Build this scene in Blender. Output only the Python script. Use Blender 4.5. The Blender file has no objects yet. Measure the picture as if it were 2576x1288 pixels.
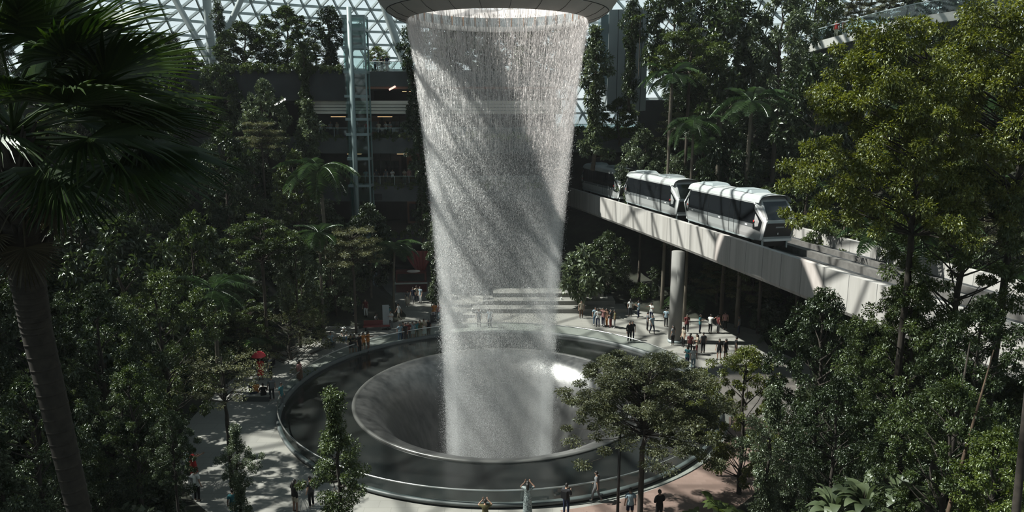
import bpy, bmesh, math, random
import numpy as np
from mathutils import Vector, Matrix, noise as mnoise

random.seed(7)
R_ = np.random.default_rng(11)
PI = math.pi
col = bpy.context.scene.collection
scene = bpy.context.scene

# ---------------------------------------------------------------- camera model (metres; x right, y away, z up)
F = 1800.0; PITCH = math.radians(10.82); CAMZ = 19.0
def ray(x, y):
    v = (644 - y) / F
    return ((x - 1288) / F, math.cos(PITCH) + v * math.sin(PITCH), -math.sin(PITCH) + v * math.cos(PITCH))
def atY(x, y, Y):
    d = ray(x, y); t = Y / d[1]
    return Vector((d[0] * t, Y, CAMZ + d[2] * t))
def atZ(x, y, z=0.0):
    d = ray(x, y); t = (z - CAMZ) / d[2]
    return Vector((d[0] * t, d[1] * t, z))
def proj(p):
    z = p[2] - CAMZ
    dep = p[1] * math.cos(PITCH) - z * math.sin(PITCH)
    up = p[1] * math.sin(PITCH) + z * math.cos(PITCH)
    if dep < 0.5: return None
    return (1288 + F * p[0] / dep, 644 - F * up / dep, dep)

CX, CY = -0.8, 47.4          # pool centre
POOL_R, HOLE_R = 14.83, 9.95

# ---------------------------------------------------------------- tagging helpers
def tag(o, label=None, cat=None, group=None, kind=None):
    if label: o['label'] = label
    if cat: o['category'] = cat
    if group: o['group'] = group
    if kind: o['kind'] = kind
    return o
def empty(name, loc=(0, 0, 0), rz=0.0, label=None, cat=None, group=None, kind=None):
    o = bpy.data.objects.new(name, None); col.objects.link(o)
    o.location = loc; o.rotation_euler = (0, 0, rz); o.empty_display_size = .3
    return tag(o, label, cat, group, kind)
def link(name, me, mat=None, parent=None, loc=None, rz=None):
    o = bpy.data.objects.new(name, me); col.objects.link(o)
    if mat is not None:
        if len(me.materials) == 0: me.materials.append(None)
        o.material_slots[0].link = 'OBJECT'; o.material_slots[0].material = mat
    if parent is not None: o.parent = parent
    if loc is not None: o.location = loc
    if rz is not None: o.rotation_euler = (0, 0, rz)
    return o
def copy_tree(o, parent=None):
    c = o.copy(); col.objects.link(c)
    if parent is not None: c.parent = parent
    for ch in [k for k in KIDS.get(o.name, [])]:
        copy_tree(ch, c)
    return c
KIDS = {}
def note_kids(root):
    KIDS[root.name] = list(root.children)
    for k in root.children: note_kids(k)

# ---------------------------------------------------------------- mesh builder
class MB:
    def __init__(s): s.v = []; s.f = []; s.uv = []
    def add(s, vs, fs):
        n = len(s.v); s.v.extend([tuple(p) for p in vs]); s.f.extend([tuple(i + n for i in f) for f in fs]); return s
    def box(s, c, d, rz=0.0, M=None):
        x, y, z = d[0] / 2, d[1] / 2, d[2] / 2
        P = [Vector((sx * x, sy * y, sz * z)) for sx in (-1, 1) for sy in (-1, 1) for sz in (-1, 1)]
        m = Matrix.Translation(c) @ (M if M is not None else Matrix.Rotation(rz, 4, 'Z'))
        return s.add([m @ p for p in P], [(0, 1, 3, 2), (4, 6, 7, 5), (0, 4, 5, 1), (2, 3, 7, 6), (0, 2, 6, 4), (1, 5, 7, 3)])
    def bar(s, a, b, w, h):
        a, b = Vector(a), Vector(b); d = b - a; L = d.length
        q = d.to_track_quat('X', 'Z').to_matrix().to_4x4()
        return s.box((a + b) / 2, (L, w, h), M=q)
    def tube(s, pts, rad, n=8, caps=True):
        pts = [Vector(p) for p in pts]; N = len(pts)
        if not hasattr(rad, '__len__'): rad = [rad] * N
        vs = []; fs = []
        up = Vector((0, 0, 1))
        t0 = (pts[1] - pts[0]).normalized()
        u = t0.cross(up); u = u.normalized() if u.length > 1e-3 else Vector((1, 0, 0))
        for i in range(N):
            t = (pts[min(i + 1, N - 1)] - pts[max(i - 1, 0)]).normalized()
            u = (u - t * u.dot(t)).normalized(); w = t.cross(u)
            for k in range(n):
                a = 2 * PI * k / n
                vs.append(pts[i] + (u * math.cos(a) + w * math.sin(a)) * rad[i])
        for i in range(N - 1):
            for k in range(n):
                k2 = (k + 1) % n
                fs.append((i * n + k, i * n + k2, (i + 1) * n + k2, (i + 1) * n + k))
        if caps:
            fs.append(tuple(range(n))[::-1]); fs.append(tuple(range((N - 1) * n, N * n)))
        return s.add(vs, fs)
    def lathe(s, prof, n=96, c=(0, 0, 0), a0=0.0, a1=2 * PI, flip=False):
        full = abs(a1 - a0 - 2 * PI) < 1e-6
        m = n if full else n + 1
        vs = []; fs = []
        for i in range(m):
            a = a0 + (a1 - a0) * i / n
            for (r, z) in prof: vs.append((c[0] + r * math.cos(a), c[1] + r * math.sin(a), c[2] + z))
        K = len(prof)
        for i in range(n):
            j = (i + 1) % m
            for k in range(K - 1):
                f = (i * K + k, j * K + k, j * K + k + 1, i * K + k + 1)
                fs.append(f[::-1] if flip else f)
        return s.add(vs, fs)
    def ball(s, c, r, seg=12, ring=8):
        r = r if hasattr(r, '__len__') else (r, r, r)
        vs = [(c[0], c[1], c[2] + r[2])]; fs = []
        for i in range(1, ring):
            t = PI * i / ring
            for k in range(seg):
                a = 2 * PI * k / seg
                vs.append((c[0] + r[0] * math.sin(t) * math.cos(a), c[1] + r[1] * math.sin(t) * math.sin(a), c[2] + r[2] * math.cos(t)))
        vs.append((c[0], c[1], c[2] - r[2])); L = len(vs) - 1
        for k in range(seg):
            k2 = (k + 1) % seg
            fs.append((0, 1 + k, 1 + k2)); fs.append((L, 1 + (ring - 2) * seg + k2, 1 + (ring - 2) * seg + k))
            for i in range(ring - 2):
                fs.append((1 + i * seg + k, 1 + (i + 1) * seg + k, 1 + (i + 1) * seg + k2, 1 + i * seg + k2))
        return s.add(vs, fs)
    def mesh(s, name, smooth=False):
        me = bpy.data.meshes.new(name); me.from_pydata(s.v, [], s.f); me.update()
        if smooth: me.polygons.foreach_set('use_smooth', [True] * len(me.polygons))
        return me
    def build(s, name, mat, parent=None, smooth=False, loc=None, rz=None):
        return link(name, s.mesh(name, smooth), mat, parent, loc, rz)

def mesh_np(name, V, faces, k, smooth=False):
    """V (n,3) float, faces (m,k) int"""
    me = bpy.data.meshes.new(name)
    n, m = len(V), len(faces)
    me.vertices.add(n); me.vertices.foreach_set('co', np.ascontiguousarray(V, dtype=np.float32).ravel())
    me.loops.add(m * k); me.loops.foreach_set('vertex_index', np.ascontiguousarray(faces, dtype=np.int32).ravel())
    me.polygons.add(m); me.polygons.foreach_set('loop_start', np.arange(0, m * k, k, dtype=np.int32))
    try: me.polygons.foreach_set('loop_total', np.full(m, k, dtype=np.int32))
    except Exception: pass
    if smooth: me.polygons.foreach_set('use_smooth', np.ones(m, dtype=bool))
    me.update(calc_edges=True); me.validate()
    return me

# ---------------------------------------------------------------- materials
def newmat(name):
    m = bpy.data.materials.new(name); m.use_nodes = True
    nt = m.node_tree; nt.nodes.clear()
    out = nt.nodes.new('ShaderNodeOutputMaterial')
    return m, nt, out
def rgb(c): return (c[0], c[1], c[2], 1.0)
MATS = {}
def plain(name, c, rough=.6, metal=0.0, spec=.5, var=0.0, scale=3.0, bump=0.0, bscale=20.0, detail=4.0):
    if name in MATS: return MATS[name]
    m, nt, out = newmat(name)
    b = nt.nodes.new('ShaderNodeBsdfPrincipled')
    b.inputs['Roughness'].default_value = rough; b.inputs['Metallic'].default_value = metal
    b.inputs['Specular IOR Level'].default_value = spec
    b.inputs['Base Color'].default_value = rgb(c)
    if var > 0 or bump > 0:
        tc = nt.nodes.new('ShaderNodeTexCoord')
    if var > 0:
        nz = nt.nodes.new('ShaderNodeTexNoise'); nz.inputs['Scale'].default_value = scale; nz.inputs['Detail'].default_value = detail
        nt.links.new(tc.outputs['Object'], nz.inputs['Vector'])
        rp = nt.nodes.new('ShaderNodeValToRGB')
        rp.color_ramp.elements[0].position = .3; rp.color_ramp.elements[1].position = .7
        rp.color_ramp.elements[0].color = rgb([x * (1 - var) for x in c]); rp.color_ramp.elements[1].color = rgb([min(1, x * (1 + var)) for x in c])
        nt.links.new(nz.outputs['Fac'], rp.inputs['Fac']); nt.links.new(rp.outputs['Color'], b.inputs['Base Color'])
    if bump > 0:
        n2 = nt.nodes.new('ShaderNodeTexNoise'); n2.inputs['Scale'].default_value = bscale
        nt.links.new(tc.outputs['Object'], n2.inputs['Vector'])
        bp = nt.nodes.new('ShaderNodeBump'); bp.inputs['Strength'].default_value = bump
        nt.links.new(n2.outputs['Fac'], bp.inputs['Height']); nt.links.new(bp.outputs['Normal'], b.inputs['Normal'])
    nt.links.new(b.outputs[0], out.inputs[0])
    MATS[name] = m
    return m
def leafmat(name, c1, c2, trans=.35, gloss=.10, rough=.38):
    m, nt, out = newmat(name)
    geo = nt.nodes.new('ShaderNodeNewGeometry')
    oi = nt.nodes.new('ShaderNodeObjectInfo')
    ad = nt.nodes.new('ShaderNodeMath'); ad.operation = 'MULTIPLY_ADD'; ad.inputs[1].default_value = .35; 
    sc = nt.nodes.new('ShaderNodeMath'); sc.operation = 'MULTIPLY'; sc.inputs[1].default_value = .65
    nt.links.new(geo.outputs['Random Per Island'], sc.inputs[0])
    nt.links.new(oi.outputs['Random'], ad.inputs[0]); nt.links.new(sc.outputs[0], ad.inputs[2])
    rp = nt.nodes.new('ShaderNodeValToRGB')
    rp.color_ramp.elements[0].position = .15; rp.color_ramp.elements[1].position = .9
    rp.color_ramp.elements[0].color = rgb(c1); rp.color_ramp.elements[1].color = rgb(c2)
    nt.links.new(ad.outputs[0], rp.inputs['Fac'])
    d = nt.nodes.new('ShaderNodeBsdfDiffuse'); t = nt.nodes.new('ShaderNodeBsdfTranslucent')
    hs = nt.nodes.new('ShaderNodeHueSaturation'); hs.inputs['Saturation'].default_value = 1.2; hs.inputs['Value'].default_value = 1.25; hs.inputs['Hue'].default_value = .49
    nt.links.new(rp.outputs['Color'], d.inputs['Color']); nt.links.new(rp.outputs['Color'], hs.inputs['Color']); nt.links.new(hs.outputs['Color'], t.inputs['Color'])
    m1 = nt.nodes.new('ShaderNodeMixShader'); m1.inputs[0].default_value = trans
    nt.links.new(d.outputs[0], m1.inputs[1]); nt.links.new(t.outputs[0], m1.inputs[2])
    g = nt.nodes.new('ShaderNodeBsdfGlossy'); g.inputs['Roughness'].default_value = rough; g.inputs['Color'].default_value = (.85, .9, .85, 1)
    m2 = nt.nodes.new('ShaderNodeMixShader'); m2.inputs[0].default_value = gloss
    nt.links.new(m1.outputs[0], m2.inputs[1]); nt.links.new(g.outputs[0], m2.inputs[2])
    nt.links.new(m2.outputs[0], out.inputs[0])
    MATS[name] = m
    return m
def glassmat(name, tint, refl=.06, rough=.03):
    m, nt, out = newmat(name)
    t = nt.nodes.new('ShaderNodeBsdfTransparent'); t.inputs['Color'].default_value = rgb(tint)
    g = nt.nodes.new('ShaderNodeBsdfGlossy'); g.inputs['Roughness'].default_value = rough
    x = nt.nodes.new('ShaderNodeMixShader'); x.inputs[0].default_value = refl
    nt.links.new(t.outputs[0], x.inputs[1]); nt.links.new(g.outputs[0], x.inputs[2]); nt.links.new(x.outputs[0], out.inputs[0])
    MATS[name] = m
    return m
def emit(name, c, s):
    m, nt, out = newmat(name)
    e = nt.nodes.new('ShaderNodeEmission'); e.inputs['Color'].default_value = rgb(c); e.inputs['Strength'].default_value = s
    nt.links.new(e.outputs[0], out.inputs[0]); MATS[name] = m
    return m

LEAF_DARK = leafmat('leaf_dark_glossy', (.010, .020, .007), (.050, .072, .025), .30, .050, .36)
LEAF_MID = leafmat('leaf_mid_green', (.021, .038, .010), (.092, .122, .036), .36, .050, .38)
LEAF_PALE = leafmat('leaf_pale_green', (.034, .053, .024), (.122, .150, .078), .34, .060, .38)
LEAF_YELLOW = leafmat('leaf_yellow_green', (.040, .058, .010), (.200, .220, .052), .44, .050, .40)
LEAF_OLIVE = leafmat('leaf_olive', (.042, .050, .020), (.145, .148, .070), .38, .045, .45)
LEAF_BRIGHT = leafmat('leaf_bright_green', (.05, .08, .012), (.15, .19, .045), .45, .05, .42)
LEAF_PALM = leafmat('leaf_palm', (.010, .024, .006), (.038, .062, .014), .30, .045, .36)
LEAF_FEATHER = leafmat('leaf_feather_palm', (.020, .046, .015), (.066, .112, .042), .32, .08, .36)
LEAF_DRY = leafmat('leaf_dry', (.03, .024, .014), (.08, .065, .04), .25, .03, .5)
BARK = plain('bark', (.055, .042, .032), .9, var=.4, scale=6, bump=.5, bscale=14)
BARK_PALE = plain('bark_pale', (.10, .085, .065), .9, var=.35, scale=5, bump=.4, bscale=12)
BARK_DARK = plain('bark_dark', (.030, .024, .019), .95, var=.4, scale=6, bump=.6, bscale=14)
SOIL = plain('planting_soil', (.018, .020, .012), .95, var=.5, scale=1.2, bump=.5, bscale=3)
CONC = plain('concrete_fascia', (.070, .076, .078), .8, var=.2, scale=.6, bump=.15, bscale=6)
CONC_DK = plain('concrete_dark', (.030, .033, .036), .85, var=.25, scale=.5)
CREAM = plain('cream_cladding', (.74, .69, .60), .6, var=.06, scale=1)
BEAMC = None
STEEL = plain('painted_steel', (.44, .50, .51), .45, .2, var=.08, scale=.8)
STEEL_LT = plain('painted_steel_pale', (.42, .46, .46), .45, .1, var=.06, scale=.8)
METAL = plain('brushed_metal', (.62, .62, .60), .28, .9)
BLACKM = plain('black_metal', (.012, .012, .013), .45, .3)
GLASSR = glassmat('railing_glass', (.80, .88, .87), .07)
DOMEG = glassmat('dome_glass', (.88, .94, .945), .05)
DARKGLASS = plain('tinted_glass', (.010, .012, .014), .06, 0, .9)
WHITE = plain('white_paint', (.72, .73, .72), .4, var=.03, scale=2)
RED = plain('red_paint', (.45, .03, .025), .6)
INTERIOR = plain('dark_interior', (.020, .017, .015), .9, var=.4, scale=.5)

# ---------------------------------------------------------------- terrain
TER = [  # angle deg, [(r,z)...]
    (-90, [(20, 0), (36, 0), (44, 6), (60, 6)]),
    (-70, [(20, 0), (27, 0), (34, 2.5), (44, 6), (60, 7)]),
    (-45, [(18.5, 0), (24, .8), (34, 3.5), (44, 6), (60, 9)]),
    (-15, [(19.5, 0), (25, .6), (34, 3), (46, 9), (58, 18), (75, 22)]),
    (15, [(24, 0), (31, .5), (38, 4), (46, 12), (56, 21), (75, 22.5)]),
    (40, [(28, 0), (34, 2), (42, 9), (52, 20), (56, 22), (75, 23)]),
    (62, [(26, 0), (34, 2), (42, 8), (50, 18), (55, 22), (75, 23)]),
    (76, [(26, 0), (34, 1.8), (42, 5.5), (47, 7), (75, 8)]),
    (86, [(26, 0), (32, 1.0), (44, 3), (47, 4), (75, 5)]),
    (94, [(33, 0), (75, 0)]),
    (113, [(33, 0), (75, 0)]),
    (124, [(21, 0), (27, 2), (34, 6), (42, 12), (52, 22), (75, 24)]),
    (150, [(20.5, 0), (26, 1.6), (34, 6), (44, 14), (54, 22.5), (75, 24)]),
    (180, [(20.0, 0), (26, 1.4), (34, 5), (44, 12), (54, 20), (75, 23)]),
    (215, [(20.5, 0), (27, 1.2), (36, 4), (46, 9), (56, 13)]),
    (245, [(20, 0), (28, 1.0), (36, 4.0), (46, 7.5), (60, 8)]),
    (270, [(20, 0), (36, 0), (44, 6), (60, 6)]),
]
def prof_z(p, r):
    if r <= p[0][0]: return p[0][1]
    for (r0, z0), (r1, z1) in zip(p, p[1:]):
        if r <= r1:
            return z0 + (z1 - z0) * (r - r0) / (r1 - r0)
    return p[-1][1]
def terrain(x, y):
    dx, dy = x - CX, y - CY
    r = math.hypot(dx, dy); a = math.degrees(math.atan2(dy, dx))
    if a < -90: a += 360
    for (a0, p0), (a1, p1) in zip(TER, TER[1:]):
        if a <= a1:
            t = (a - a0) / (a1 - a0); t = t * t * (3 - 2 * t)
            return prof_z(p0, r) * (1 - t) + prof_z(p1, r) * t
    return 0.0
def build_terrain():
    NA = 240; radii = [18.2 + .8 * i for i in range(72)]
    V = []; Fc = []
    for i in range(NA):
        a = 2 * PI * i / NA
        for r in radii:
            x, y = CX + r * math.cos(a), CY + r * math.sin(a)
            z = terrain(x, y)
            k = min(1, max(0, z / 1.0))
            z += k * .35 * mnoise.noise(Vector((x * .3, y * .3, 0))) - .06
            V.append((x, y, z))
    K = len(radii)
    for i in range(NA):
        j = (i + 1) % NA
        for k in range(K - 1): Fc.append((i * K + k, i * K + k + 1, j * K + k + 1, j * K + k))
    me = mesh_np('ground', np.array(V), np.array(Fc), 4, True)
    tag(link('ground', me, SOIL), 'dark planted slopes of soil rising around the plaza', 'ground', kind='structure')
build_terrain()

# plaza floor: pale stone ring with fine joints
def floormat(name, c, c2, sc, joint=.75):
    m, nt, out = newmat(name)
    tc = nt.nodes.new('ShaderNodeTexCoord')
    br = nt.nodes.new('ShaderNodeTexBrick'); br.inputs['Scale'].default_value = sc
    br.inputs['Color1'].default_value = rgb(c); br.inputs['Color2'].default_value = rgb(c2)
    br.inputs['Mortar'].default_value = rgb([x * joint for x in c]); br.inputs['Mortar Size'].default_value = .012
    br.inputs['Brick Width'].default_value = 1.2; br.inputs['Row Height'].default_value = .6
    nt.links.new(tc.outputs['Object'], br.inputs['Vector'])
    nz = nt.nodes.new('ShaderNodeTexNoise'); nz.inputs['Scale'].default_value = .35; nz.inputs['Detail'].default_value = 6
    nt.links.new(tc.outputs['Object'], nz.inputs['Vector'])
    mx = nt.nodes.new('ShaderNodeMix'); mx.data_type = 'RGBA'; mx.blend_type = 'MULTIPLY'; mx.inputs[0].default_value = .5
    nt.links.new(br.outputs['Color'], mx.inputs[6]); nt.links.new(nz.outputs['Fac'], mx.inputs[7])
    b = nt.nodes.new('ShaderNodeBsdfPrincipled'); b.inputs['Roughness'].default_value = .55; b.inputs['Specular IOR Level'].default_value = .3
    nt.links.new(mx.outputs[2], b.inputs['Base Color']); nt.links.new(b.outputs[0], out.inputs[0])
    return m
FLOORM = floormat('plaza_stone', (.345, .335, .305), (.315, .308, .285), .9)
FLOORP = floormat('pink_paver', (.28, .20, .17), (.23, .16, .135), 2.2)
mb = MB(); mb.lathe([(POOL_R - .1, 0.0), (20, 0.0), (27, 0.0), (52, 0.0)], 128, (CX, CY, 0), flip=True)
tag(mb.build('floor', FLOORM), 'pale grey stone plaza floor around the pool', 'floor', kind='structure')
mb = MB(); mb.lathe([(POOL_R + .5, 0.006), (21, .006)], 40, (CX, CY, 0), math.radians(-78), math.radians(-14), flip=True)
tag(mb.build('path', FLOORP), 'pinkish brown paved strip beside the pool under the right trees', 'path', kind='structure')

# ---------------------------------------------------------------- pool, funnel, rail
def funnelmat():
    m, nt, out = newmat('wet_funnel')
    tc = nt.nodes.new('ShaderNodeTexCoord')
    mp = nt.nodes.new('ShaderNodeMapping'); mp.inputs['Scale'].default_value = (1, 1, .25)
    nt.links.new(tc.outputs['Object'], mp.inputs['Vector'])
    nz = nt.nodes.new('ShaderNodeTexNoise'); nz.inputs['Scale'].default_value = 2.2; nz.inputs['Detail'].default_value = 8
    nt.links.new(mp.outputs[0], nz.inputs['Vector'])
    rp = nt.nodes.new('ShaderNodeValToRGB'); rp.color_ramp.elements[0].position = .32; rp.color_ramp.elements[1].position = .75
    rp.color_ramp.elements[0].color = (.070, .070, .070, 1); rp.color_ramp.elements[1].color = (.165, .163, .158, 1)
    nt.links.new(nz.outputs['Fac'], rp.inputs['Fac'])
    b = nt.nodes.new('ShaderNodeBsdfPrincipled'); b.inputs['Roughness'].default_value = .36; b.inputs['Metallic'].default_value = .6; b.inputs['Specular IOR Level'].default_value = .9; b.inputs['Coat Weight'].default_value = .8; b.inputs['Coat Roughness'].default_value = .34
    bp = nt.nodes.new('ShaderNodeBump'); bp.inputs['Strength'].default_value = .18; bp.inputs['Distance'].default_value = .1
    nt.links.new(nz.outputs['Fac'], bp.inputs['Height']); nt.links.new(bp.outputs[0], b.inputs['Normal'])
    nt.links.new(rp.outputs[0], b.inputs['Base Color']); nt.links.new(b.outputs[0], out.inputs[0])
    return m
def poolmat():
    m, nt, out = newmat('dark_pool_water')
    tc = nt.nodes.new('ShaderNodeTexCoord')
    nz = nt.nodes.new('ShaderNodeTexNoise'); nz.inputs['Scale'].default_value = .9; nz.inputs['Detail'].default_value = 5
    nt.links.new(tc.outputs['Object'], nz.inputs['Vector'])
    rp = nt.nodes.new('ShaderNodeValToRGB'); rp.color_ramp.elements[0].position = .3; rp.color_ramp.elements[1].position = .72
    rp.color_ramp.elements[0].color = (.008, .010, .010, 1); rp.color_ramp.elements[1].color = (.019, .020, .019, 1)
    nt.links.new(nz.outputs['Fac'], rp.inputs['Fac'])
    b = nt.nodes.new('ShaderNodeBsdfPrincipled'); b.inputs['Roughness'].default_value = .14; b.inputs['Specular IOR Level'].default_value = .34
    n2 = nt.nodes.new('ShaderNodeTexNoise'); n2.inputs['Scale'].default_value = 5; nt.links.new(tc.outputs['Object'], n2.inputs['Vector'])
    bp = nt.nodes.new('ShaderNodeBump'); bp.inputs['Strength'].default_value = .06
    nt.links.new(n2.outputs['Fac'], bp.inputs['Height']); nt.links.new(bp.outputs[0], b.inputs['Normal'])
    nt.links.new(rp.outputs[0], b.inputs['Base Color']); nt.links.new(b.outputs[0], out.inputs[0])
    return m
pool = empty('fountain_pool', (CX, CY, 0), 0, 'round dark pool with a funnel-shaped hole in the middle of the plaza', 'pool')
mb = MB(); mb.lathe([(POOL_R - .12, .02), (12.5, .02), (HOLE_R + .15, .02)], 160)
mb.build('water', poolmat(), pool, True)
mb = MB(); mb.lathe([(HOLE_R, .09), (9.85, .05), (9.5, -.03), (9.15, -.15), (8.75, -.36), (8.25, -.78), (7.7, -1.5), (7.0, -2.7), (6.3, -4.3), (5.6, -6.3), (5.1, -8.6), (4.8, -11.0)], 160)
tag(mb.build('funnel', funnelmat(), pool, True), 'wet glossy grey-brown funnel wall')
mb = MB(); mb.lathe([(4.85, -11.0), (0.01, -11.2)], 60); mb.build('drain', CONC_DK, pool)
mb = MB(); mb.lathe([(HOLE_R + .24, .0), (HOLE_R + .24, .07), (HOLE_R + .2, .13), (HOLE_R + .12, .155), (HOLE_R + .04, .14), (HOLE_R - .06, .05)], 160)
tag(mb.build('lip', plain('lip_metal', (.10, .10, .095), .30, .2), pool, True), 'pale grey rounded lip of the hole')
mb = MB(); mb.lathe([(POOL_R + .02, -.02), (POOL_R + .02, .10)], 200)
tag(mb.build('shadow_gap', BLACKM, pool), 'black recessed base line')
mb = MB(); mb.lathe([(POOL_R + .08, .10), (POOL_R + .12, .20), (POOL_R + .08, .27), (POOL_R - .14, .27), (POOL_R - .16, 0.0)], 200)
mb.build('kerb', plain('kerb_stone', (.085, .095, .095), .5, var=.1), pool, True)
rail = empty('pool_railing', (CX, CY, 0), 0, 'curved glass railing with a pale metal handrail around the dark pool', 'railing')
mb = MB(); mb.lathe([(POOL_R + .0, .27), (POOL_R + .0, .94)], 200); mb.build('glass_panel', GLASSR, rail)
mb = MB()
def ringtube(mb, r, z, rad, n=200, k=8, a0=0, a1=2 * PI):
    prof = [(r + rad * math.cos(2 * PI * i / k), z + rad * math.sin(2 * PI * i / k)) for i in range(k + 1)]
    mb.lathe(prof, n, a0=a0, a1=a1)
ringtube(mb, POOL_R, .97, .045); tag(mb.build('handrail', METAL, rail, True), 'pale metal handrail')

# ---------------------------------------------------------------- waterfall oculus
oc = empty('waterfall_ring', (CX - .1, CY, 25.1), 0, 'grey round rim in the roof that the water falls from', 'roof opening')
prof = [(5.66, 0), (5.75, -.03), (6.0, .02), (6.45, .18), (6.95, .50)]
RIMM = plain('rim_panel', (.40, .375, .355), .5, var=.06, scale=1.5)
mb = MB(); mb.lathe(prof, 120); tag(mb.build('lower_rim', RIMM, oc, True), 'lower grey panel band of the rim')
prof = [(6.99, .53), (7.4, 1.0), (7.66, 1.45), (7.75, 1.75), (7.6, 1.8), (7.0, 1.2), (6.2, .98), (5.7, .95)]
mb = MB(); mb.lathe(prof, 120); tag(mb.build('upper_rim', RIMM, oc, True), 'upper grey panel band of the rim')
mb = MB(); ringtube(mb, 6.97, .53, .03, 120, 6)
for i in range(24):
    a = 2 * PI * i / 24 + .13
    pr = [(5.76, -.045), (6.0, .005), (6.45, .165), (6.95, .485)]
    mb.tube([(r * math.cos(a), r * math.sin(a), z) for r, z in pr], .012, 4)
mb.build('seam', BLACKM, oc)
mb = MB(); mb.lathe([(5.66, 0), (5.58, .12), (5.58, .34)], 120, flip=True); mb.build('sill', WHITE, oc, True)
mb = MB(); mb.lathe([(5.60, .34), (5.60, .92)], 120, flip=True); mb.build('glazing', plain('pale_glazing', (.40, .46, .48), .15, 0, .6), oc)
WARM = plain('warm_post', (.40, .22, .12), .6)
mb = MB(); mb.box((0, 0, 0), (.06, .05, .58)); mull = mb.mesh('mullion')
for i in range(40):
    a = 2 * PI * i / 40
    link('mullion', mull, WARM, oc, (5.55 * math.cos(a), 5.55 * math.sin(a), .63), a)
def translucent(name, c, clear=.62):
    m, nt, out = newmat(name)
    d = nt.nodes.new('ShaderNodeBsdfDiffuse'); t = nt.nodes.new('ShaderNodeBsdfTranslucent')
    d.inputs[0].default_value = rgb(c); t.inputs[0].default_value = rgb(c)
    x = nt.nodes.new('ShaderNodeMixShader'); x.inputs[0].default_value = .6
    nt.links.new(d.outputs[0], x.inputs[1]); nt.links.new(t.outputs[0], x.inputs[2])
    tr_ = nt.nodes.new('ShaderNodeBsdfTransparent'); y = nt.nodes.new('ShaderNodeMixShader'); y.inputs[0].default_value = clear
    nt.links.new(x.outputs[0], y.inputs[1]); nt.links.new(tr_.outputs[0], y.inputs[2]); nt.links.new(y.outputs[0], out.inputs[0])
    return m
mb = MB(); mb.lathe([(5.62, .92), (3, 1.0), (.01, 1.02)], 90, flip=True)
tag(mb.build('skylight', translucent('skylight_panel', (.92, .90, .89)), oc, True), 'bright white translucent disc inside the rim')
mb = MB(); ringtube(mb, .95, .99, .04, 40, 6); ringtube(mb, .6, .99, .03, 40, 6)
mb.build('hatch_ring', plain('hatch_grey', (.16, .16, .17), .5), oc)

# ---------------------------------------------------------------- waterfall
WZ = [25.12, 23.5, 21.5, 16.4, 11.1, 5.6, -.16, -4.3, -10.6]
WR = [5.62, 5.30, 5.02, 4.45, 3.95, 3.60, 3.42, 3.35, 3.3]
def wr(z): return np.interp(z, WZ[::-1], WR[::-1])
def watermat(name, c, trans, gl):
    m, nt, out = newmat(name)
    d = nt.nodes.new('ShaderNodeBsdfDiffuse'); t = nt.nodes.new('ShaderNodeBsdfTranslucent')
    d.inputs[0].default_value = rgb(c); t.inputs[0].default_value = rgb(c)
    x = nt.nodes.new('ShaderNodeMixShader'); x.inputs[0].default_value = trans
    nt.links.new(d.outputs[0], x.inputs[1]); nt.links.new(t.outputs[0], x.inputs[2])
    g = nt.nodes.new('ShaderNodeBsdfGlossy'); g.inputs['Roughness'].default_value = .25
    y = nt.nodes.new('ShaderNodeMixShader'); y.inputs[0].default_value = gl
    nt.links.new(x.outputs[0], y.inputs[1]); nt.links.new(g.outputs[0], y.inputs[2]); nt.links.new(y.outputs[0], out.inputs[0])
    return m
WATER = watermat('falling_water', (.95, .92, .91), .55, .12)
MIST = watermat('water_mist', (.93, .94, .95), .55, .04)
wf = empty('waterfall', (CX - .1, CY, 0), 0, 'ring of white water falling from the roof opening into the funnel', 'waterfall')
wf['kind'] = 'stuff'
NB = 48
def stream_density(a):   # angular bundles of water
    return .55 + .45 * np.sin(a * 23 + 1.3 * np.sin(a * 5)) * np.sin(a * 37 + 2 * np.sin(a * 3) + 1) 
def drops(n, zlo, zhi, Lr, Wr, s0, s1, bundle, zpow=1.0, skew=0.0):
    z = zhi - (zhi - zlo) * R_.random(n) ** zpow
    a = R_.random(n) * 2 * PI
    if bundle > 0:
        keep = R_.random(n) < (1 - bundle) + bundle * np.clip(stream_density(a), 0, 1)
        z, a = z[keep], a[keep]; n = len(z)
    t = np.clip((25.1 - z) / 30, 0, 1)
    sg = s0 + (s1 - s0) * t
    r = wr(z) + R_.normal(0, 1, n) * sg + np.abs(R_.normal(0, 1, n)) * sg * skew
    L = Lr[0] + (Lr[1] - Lr[0]) * R_.random(n) ** 2 * (1 - .6 * t); W = Wr[0] + (Wr[1] - Wr[0]) * R_.random(n) * (1 - .6 * t)
    x = r * np.cos(a); y = r * np.sin(a)
    slope = (wr(z + .2) - wr(z - .2)) / .4
    ax = np.stack([slope * np.cos(a), slope * np.sin(a), np.ones(n)], 1); ax /= np.linalg.norm(ax, axis=1)[:, None]
    c = np.stack([x, y, z], 1)
    ph = R_.random(n) * 2 * PI
    V = np.empty((n, 5, 3))
    V[:, 0] = c + ax * (L / 2)[:, None]; V[:, 4] = c - ax * (L / 2)[:, None]
    for k in range(3):
        an = ph + 2 * PI * k / 3
        V[:, 1 + k] = c + np.stack([np.cos(an) * W / 2, np.sin(an) * W / 2, -.15 * L], 1)
    base = (np.arange(n) * 5)[:, None]
    tris = np.array([(0, 1, 2), (0, 2, 3), (0, 3, 1), (4, 2, 1), (4, 3, 2), (4, 1, 3)]).reshape(1, -1)
    return V.reshape(-1, 3), (base + tris).reshape(-1, 3)
V, T = drops(15000, 17.0, 25.05, (.4, 2.6), (.008, .026), .08, .24, .80, 1.4)
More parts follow.
